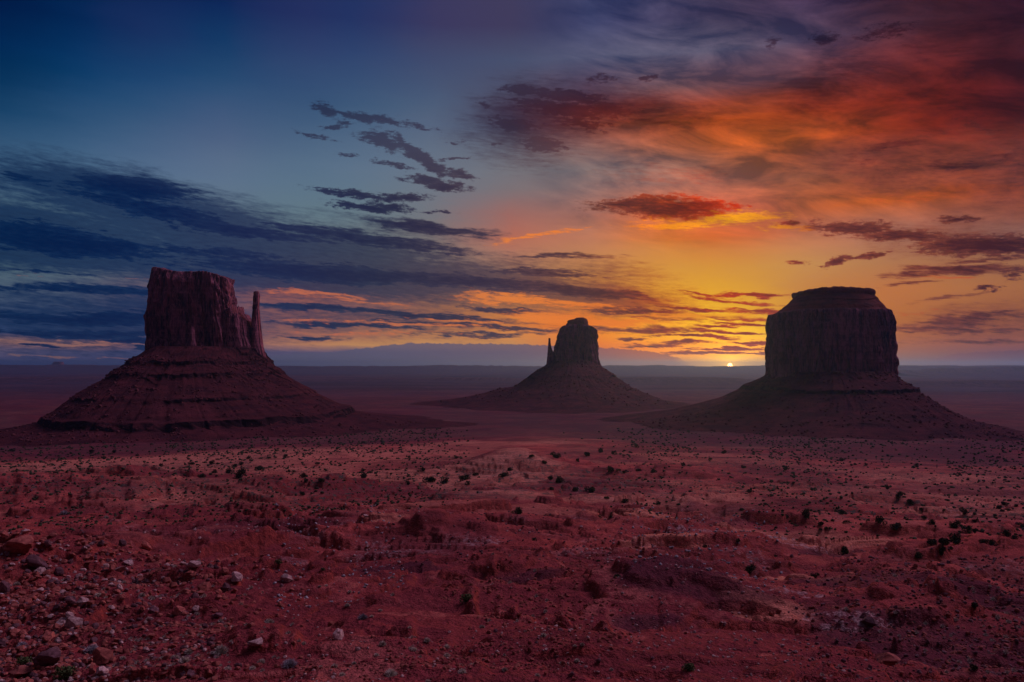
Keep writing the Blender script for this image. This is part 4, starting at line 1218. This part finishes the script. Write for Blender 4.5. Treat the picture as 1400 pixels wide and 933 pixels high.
BUSHES = {  # where: [(px, py, width px)]
 'on the pale plain under the left butte': [(125,617,8),(157,617,8),(142,625,8),(18,615,8),(188,622,6),(262,633,9),(220,636,7),(290,632,9),(390,624,8),(341,625,8),(434,633,7)],
 'along the scrubby rise right of the left butte': [(321,636,10),(330,633,8),(314,644,11),(294,644,9),(329,648,16),(355,638,15),(275,649,11),(384,654,6),(414,650,10),(418,657,9),(439,655,12),(414,674,10),(431,667,7),(498,650,12),(496,642,7)],
 'in the row left of the sand dome': [(577,641,9),(587,653,17),(609,657,13),(636,652,17),(557,660,9),(623,625,7),(650,648,9),(516,656,6),(640,660,8)],
 'on and around the sand dome': [(690,647,15),(697,641,9),(727,623,9),(760,622,14),(745,632,8),(766,656,14),(753,653,9),(754,667,10),(707,699,15)],
 'below the middle butte, right of the sand dome': [(802,620,12),(821,616,10),(839,619,9),(835,643,12),(854,645,8),(846,642,7),(873,642,8),(893,643,10),(807,667,17),(786,668,11),(830,680,8),(854,684,11),(900,687,9),(820,706,8),(836,706,8),(790,629,7),(870,610,7)],
 'below the right butte on the far flat': [(989,618,8),(1030,618,7),(971,627,7),(934,635,8),(1016,638,8),(1073,640,9),(1150,628,9),(1252,636,8),(1184,635,6),(1212,666,9),(1311,648,7),(1184,666,8),(1025,670,10),(1365,625,6)],
 'in the dark thicket band at the right': [(1230,677,11),(1246,685,14),(1148,698,15),(1102,703,14),(1121,715,11),(1157,713,9),(1204,711,15),(1226,718,18),(1261,697,8),(1264,707,9),(1273,714,11),(1291,697,6),(1318,700,12),(1366,693,11),(1373,687,12),(1398,718,12)],
 'in the dense clump at the right': [(1273,740,15),(1289,739,20),(1307,738,21),(1287,754,13),(1257,759,13),(1307,716,17),(1323,721,15),(1336,725,13),(1334,712,9),(1346,738,12),(1355,741,14),(1375,729,14),(1387,734,11),(1298,748,10)],
 'standing alone on the open ground at right': [(730,738,8),(818,767,6),(1009,739,8),(964,746,8),(1025,780,16),(1114,787,12),(1153,753,16),(1075,707,9),(1014,696,8),(843,787,11),(1184,873,13),(1332,916,12),(1334,828,12),(1060,760,6)],
}
allb = [(wh, i, q) for wh, lst in BUSHES.items() for i, q in enumerate(sorted(lst))]
bx, by = see([q[0] for _, _, q in allb], [q[1] + 0.32 * q[2] for _, _, q in allb])
for k, ((wh, i, q), x, y) in enumerate(zip(allb, bx, by)):
    if y > 5000:
        continue
    o = juniper(float(x), float(y), q[2] * 1.08 * y / F, k, q[2] >= 10)
    tag(o, ('dark juniper bush, ' if q[2] >= 10 else 'small dark shrub, ') + ordinal(i) + ' ' + wh, 'juniper' if q[2] >= 10 else 'shrub', 'dark junipers and shrubs ' + wh)
for px, py, w, lab in [(637, 819, 22, 'dull green bush alone on the red bank at bottom centre'), (89, 916, 36, 'wide green bush in the bottom left corner beside the dark split boulder'),
                       (33, 902, 26, 'green bush behind the long red slab in the corner'), (941, 914, 22, 'green bush near the bottom edge right of centre'),
                       (380, 768, 12, 'low bright green bush on the red slope left of centre'), (441, 778, 8, 'small round green bush right of the low bright one')]:
    X_, Y_ = see([px], [py + 0.3 * w])
    o = juniper(float(X_[0]), float(Y_[0]), w * Y_[0] / F, 1, True, True)
    o.name = 'green_bush'
    tag(o, lab, 'bush', 'green bushes')


def blades(n, seed, spreadk=0.9, wd=0.03):
    rs = np.random.RandomState(seed)
    a = rs.uniform(0, 6.28, n); t = rs.uniform(0, 1, n) ** 0.7 * spreadk; ln = rs.uniform(0.6, 1.0, n)
    d = np.stack([np.sin(t * 1.5) * np.cos(a), np.sin(t * 1.5) * np.sin(a), np.cos(t * 1.5) + 0.05], 1)
    b = np.stack([0.16 * np.cos(a + 1) * rs.rand(n), 0.16 * np.sin(a + 1) * rs.rand(n), np.zeros(n)], 1)
    sd_ = np.cross(d, rs.normal(size=(n, 3))); sd_ /= np.linalg.norm(sd_, axis=1)[:, None]; sd_ *= wd
    mid = b + d * (ln * .6)[:, None] + np.array([0, 0, .05]); tip = b + d * ln[:, None]
    V = np.stack([b - sd_, b + sd_, mid + sd_ * 1.1, mid - sd_ * 1.1, tip + sd_ * .3, tip - sd_ * .3], 1).reshape(-1, 3)
    k = np.arange(n)[:, None] * 6
    return V, np.concatenate([k + [0, 1, 2, 3], k + [3, 2, 4, 5]])


TUFT = [mesh_only('grass_tuft', *blades(380, 110 + k, 1.0, 0.045), M_tuft) for k in range(4)]
SAGE = [mesh_only('sagebrush', *blades(300, 120 + k, 0.95, 0.030), M_sage) for k in range(3)]
TUFTS = [(302,887,22),(252,902,16),(258,889,12),(239,899,12),(221,901,10),(357,903,12),(368,851,14),(311,914,11),(468,919,9),(134,814,10),(194,814,10),(23,798,9),(145,707,8),(334,752,6),(438,912,6),
 (534,910,18),(523,881,11),(645,911,13),(629,912,10),(611,897,10),(611,883,9),(457,916,10),(632,925,12),(743,870,9),(659,857,8),(789,904,8),(786,885,7),(796,883,7),(566,888,9),(584,874,10),(746,836,6),(475,830,8),
 (484,905,7),(345,912,9),(560,858,6),(508,842,6),(585,926,8),(690,925,9),(735,926,8),(836,918,6),(415,880,7),(180,913,10),(168,900,8),(515,895,7),(555,873,6),(437,805,5),(446,802,5),(478,812,6),(490,822,6),(520,836,6)]
TUFTS = sorted(TUFTS)
tx, ty = see([q[0] for q in TUFTS], [q[1] + 0.3 * q[2] for q in TUFTS])
def region(px, py):
    if px < 210: return 'among the rubble at the lower left'
    if px < 330: return 'on the red bank below the rubble cluster'
    if px < 500: return 'around the lone upright pale boulder'
    if px < 620: return 'on the bare red ground at bottom centre'
    return 'on the near red slope right of bottom centre'
cnt = {}
for k, (q, x, y) in enumerate(zip(TUFTS, tx, ty)):
    gz = float(ground(np.array([float(x)]), np.array([float(y)]))[0])
    o = bpy.data.objects.new('grass_tuft', TUFT[k % 4]); C.objects.link(o)
    s = 0.5 * q[2] * 1.15 * y / F
    o.location = (x, y, gz - 0.03 * s); o.scale = (s, s, s); o.rotation_euler = (0, 0, k * 1.3)
    rg = region(q[0], q[1]); i = cnt.get(rg, 0); cnt[rg] = i + 1
    tag(o, 'pale dry tuft, ' + ordinal(i) + ' ' + rg, 'grass tuft', 'pale tufts ' + rg)
SG = [(125, 888, 24, 'round grey sagebrush left of the large rounded red boulder'), (396, 906, 24, 'purple-grey sagebrush below the low pale-topped boulder'), (71, 827, 14, 'grey sagebrush beside the pale flat-topped boulder'),
      (87, 700, 13, 'small grey sagebrush high on the left ledges'), (496, 842, 16, 'purple-grey sagebrush on the slope above the bottom centre tufts'), (98, 820, 12, 'grey sagebrush just above the pale flat-topped boulder'), (30, 880, 14, 'grey sagebrush above the green bush at the left edge')]
sx, sy = see([q[0] for q in SG], [q[1] + 0.3 * q[2] for q in SG])
for k, (q, x, y) in enumerate(zip(SG, sx, sy)):
    gz = float(ground(np.array([float(x)]), np.array([float(y)]))[0])
    o = bpy.data.objects.new('sagebrush', SAGE[k % 3]); C.objects.link(o)
    s = 0.5 * q[2] * 1.1 * y / F
    o.location = (x, y, gz - 0.03 * s); o.scale = (s, s, s * .9); o.rotation_euler = (0, 0, k * 1.3)
    tag(o, q[3], 'sagebrush', 'grey sagebrush')

# low scrub beyond counting: specks over the middle distance, dry tufts nearer by
x, y, r, z, rq = spread(15000, 200, 1300, 5, lambda r: 0.16 * r, -0.45, 0.2)
scatter_mesh('scrub', M_juniper, x, y, z, rq.uniform(0.4, 1, len(x)) ** 2 * (0.35 + 0.0034 * r), 6, rough=0.35, flat=(.6, .95), smooth=True)
x, y, r, z, rq = spread(3500, 60, 260, 7, lambda r: 0.2 * r, 0.0, 0.3)
scatter_mesh('scrub', M_sage, x, y, z, rq.uniform(0.4, 1, len(x)) ** 2 * (0.15 + 0.0035 * r), 8, rough=0.35, flat=(.6, .95), smooth=True)
x, y, r, z, rq = spread(1100, 22, 110, 9, lambda r: 0.25 * r, -0.1, 0.3, amax=0.6)
v0, f0 = blades(40, 200, 1.0, 0.07)
n = len(x); s = (rq.uniform(.4, 1, n) * 0.0046 * r)[:, None, None]
V = v0[None] * s + np.stack([x, y, z], 1)[:, None, :]
tag(link_mesh('dry_grass', V.reshape(-1, 3), (f0[None] + (np.arange(n) * len(v0))[:, None, None]).reshape(-1, 4), M_tuft, smooth=False), kind='stuff')

# ---------------------------------------------------------------- the dusty morning air over the valley
hz = bpy.data.meshes.new('haze')
x0, x1, y0, y1, z0_, z1_ = -30000, 30000, -3000, 40000, -145.0, 180.0
hv = [(x, y, z) for x in (x0, x1) for y in (y0, y1) for z in (z0_, z1_)]
hz.from_pydata(hv, [], [(0, 1, 3, 2), (4, 6, 7, 5), (0, 4, 5, 1), (2, 3, 7, 6), (0, 2, 6, 4), (1, 5, 7, 3)])
M_haze = bpy.data.materials.new('valley_haze'); M_haze.use_nodes = True
ht = M_haze.node_tree; ht.nodes.clear()
pv = ht.nodes.new('ShaderNodeVolumePrincipled'); ho = ht.nodes.new('ShaderNodeOutputMaterial')
ht.links.new(pv.outputs[0], ho.inputs['Volume'])
pv.inputs['Color'].default_value = (0.19, 0.44, 0.88, 1)
pv.inputs['Density'].default_value = 0.000042
pv.inputs['Anisotropy'].default_value = 0.72
M_haze.cycles.homogeneous_volume = True
hz.materials.append(M_haze)
ho_ = bpy.data.objects.new('haze', hz); C.objects.link(ho_); ho_['kind'] = 'stuff'
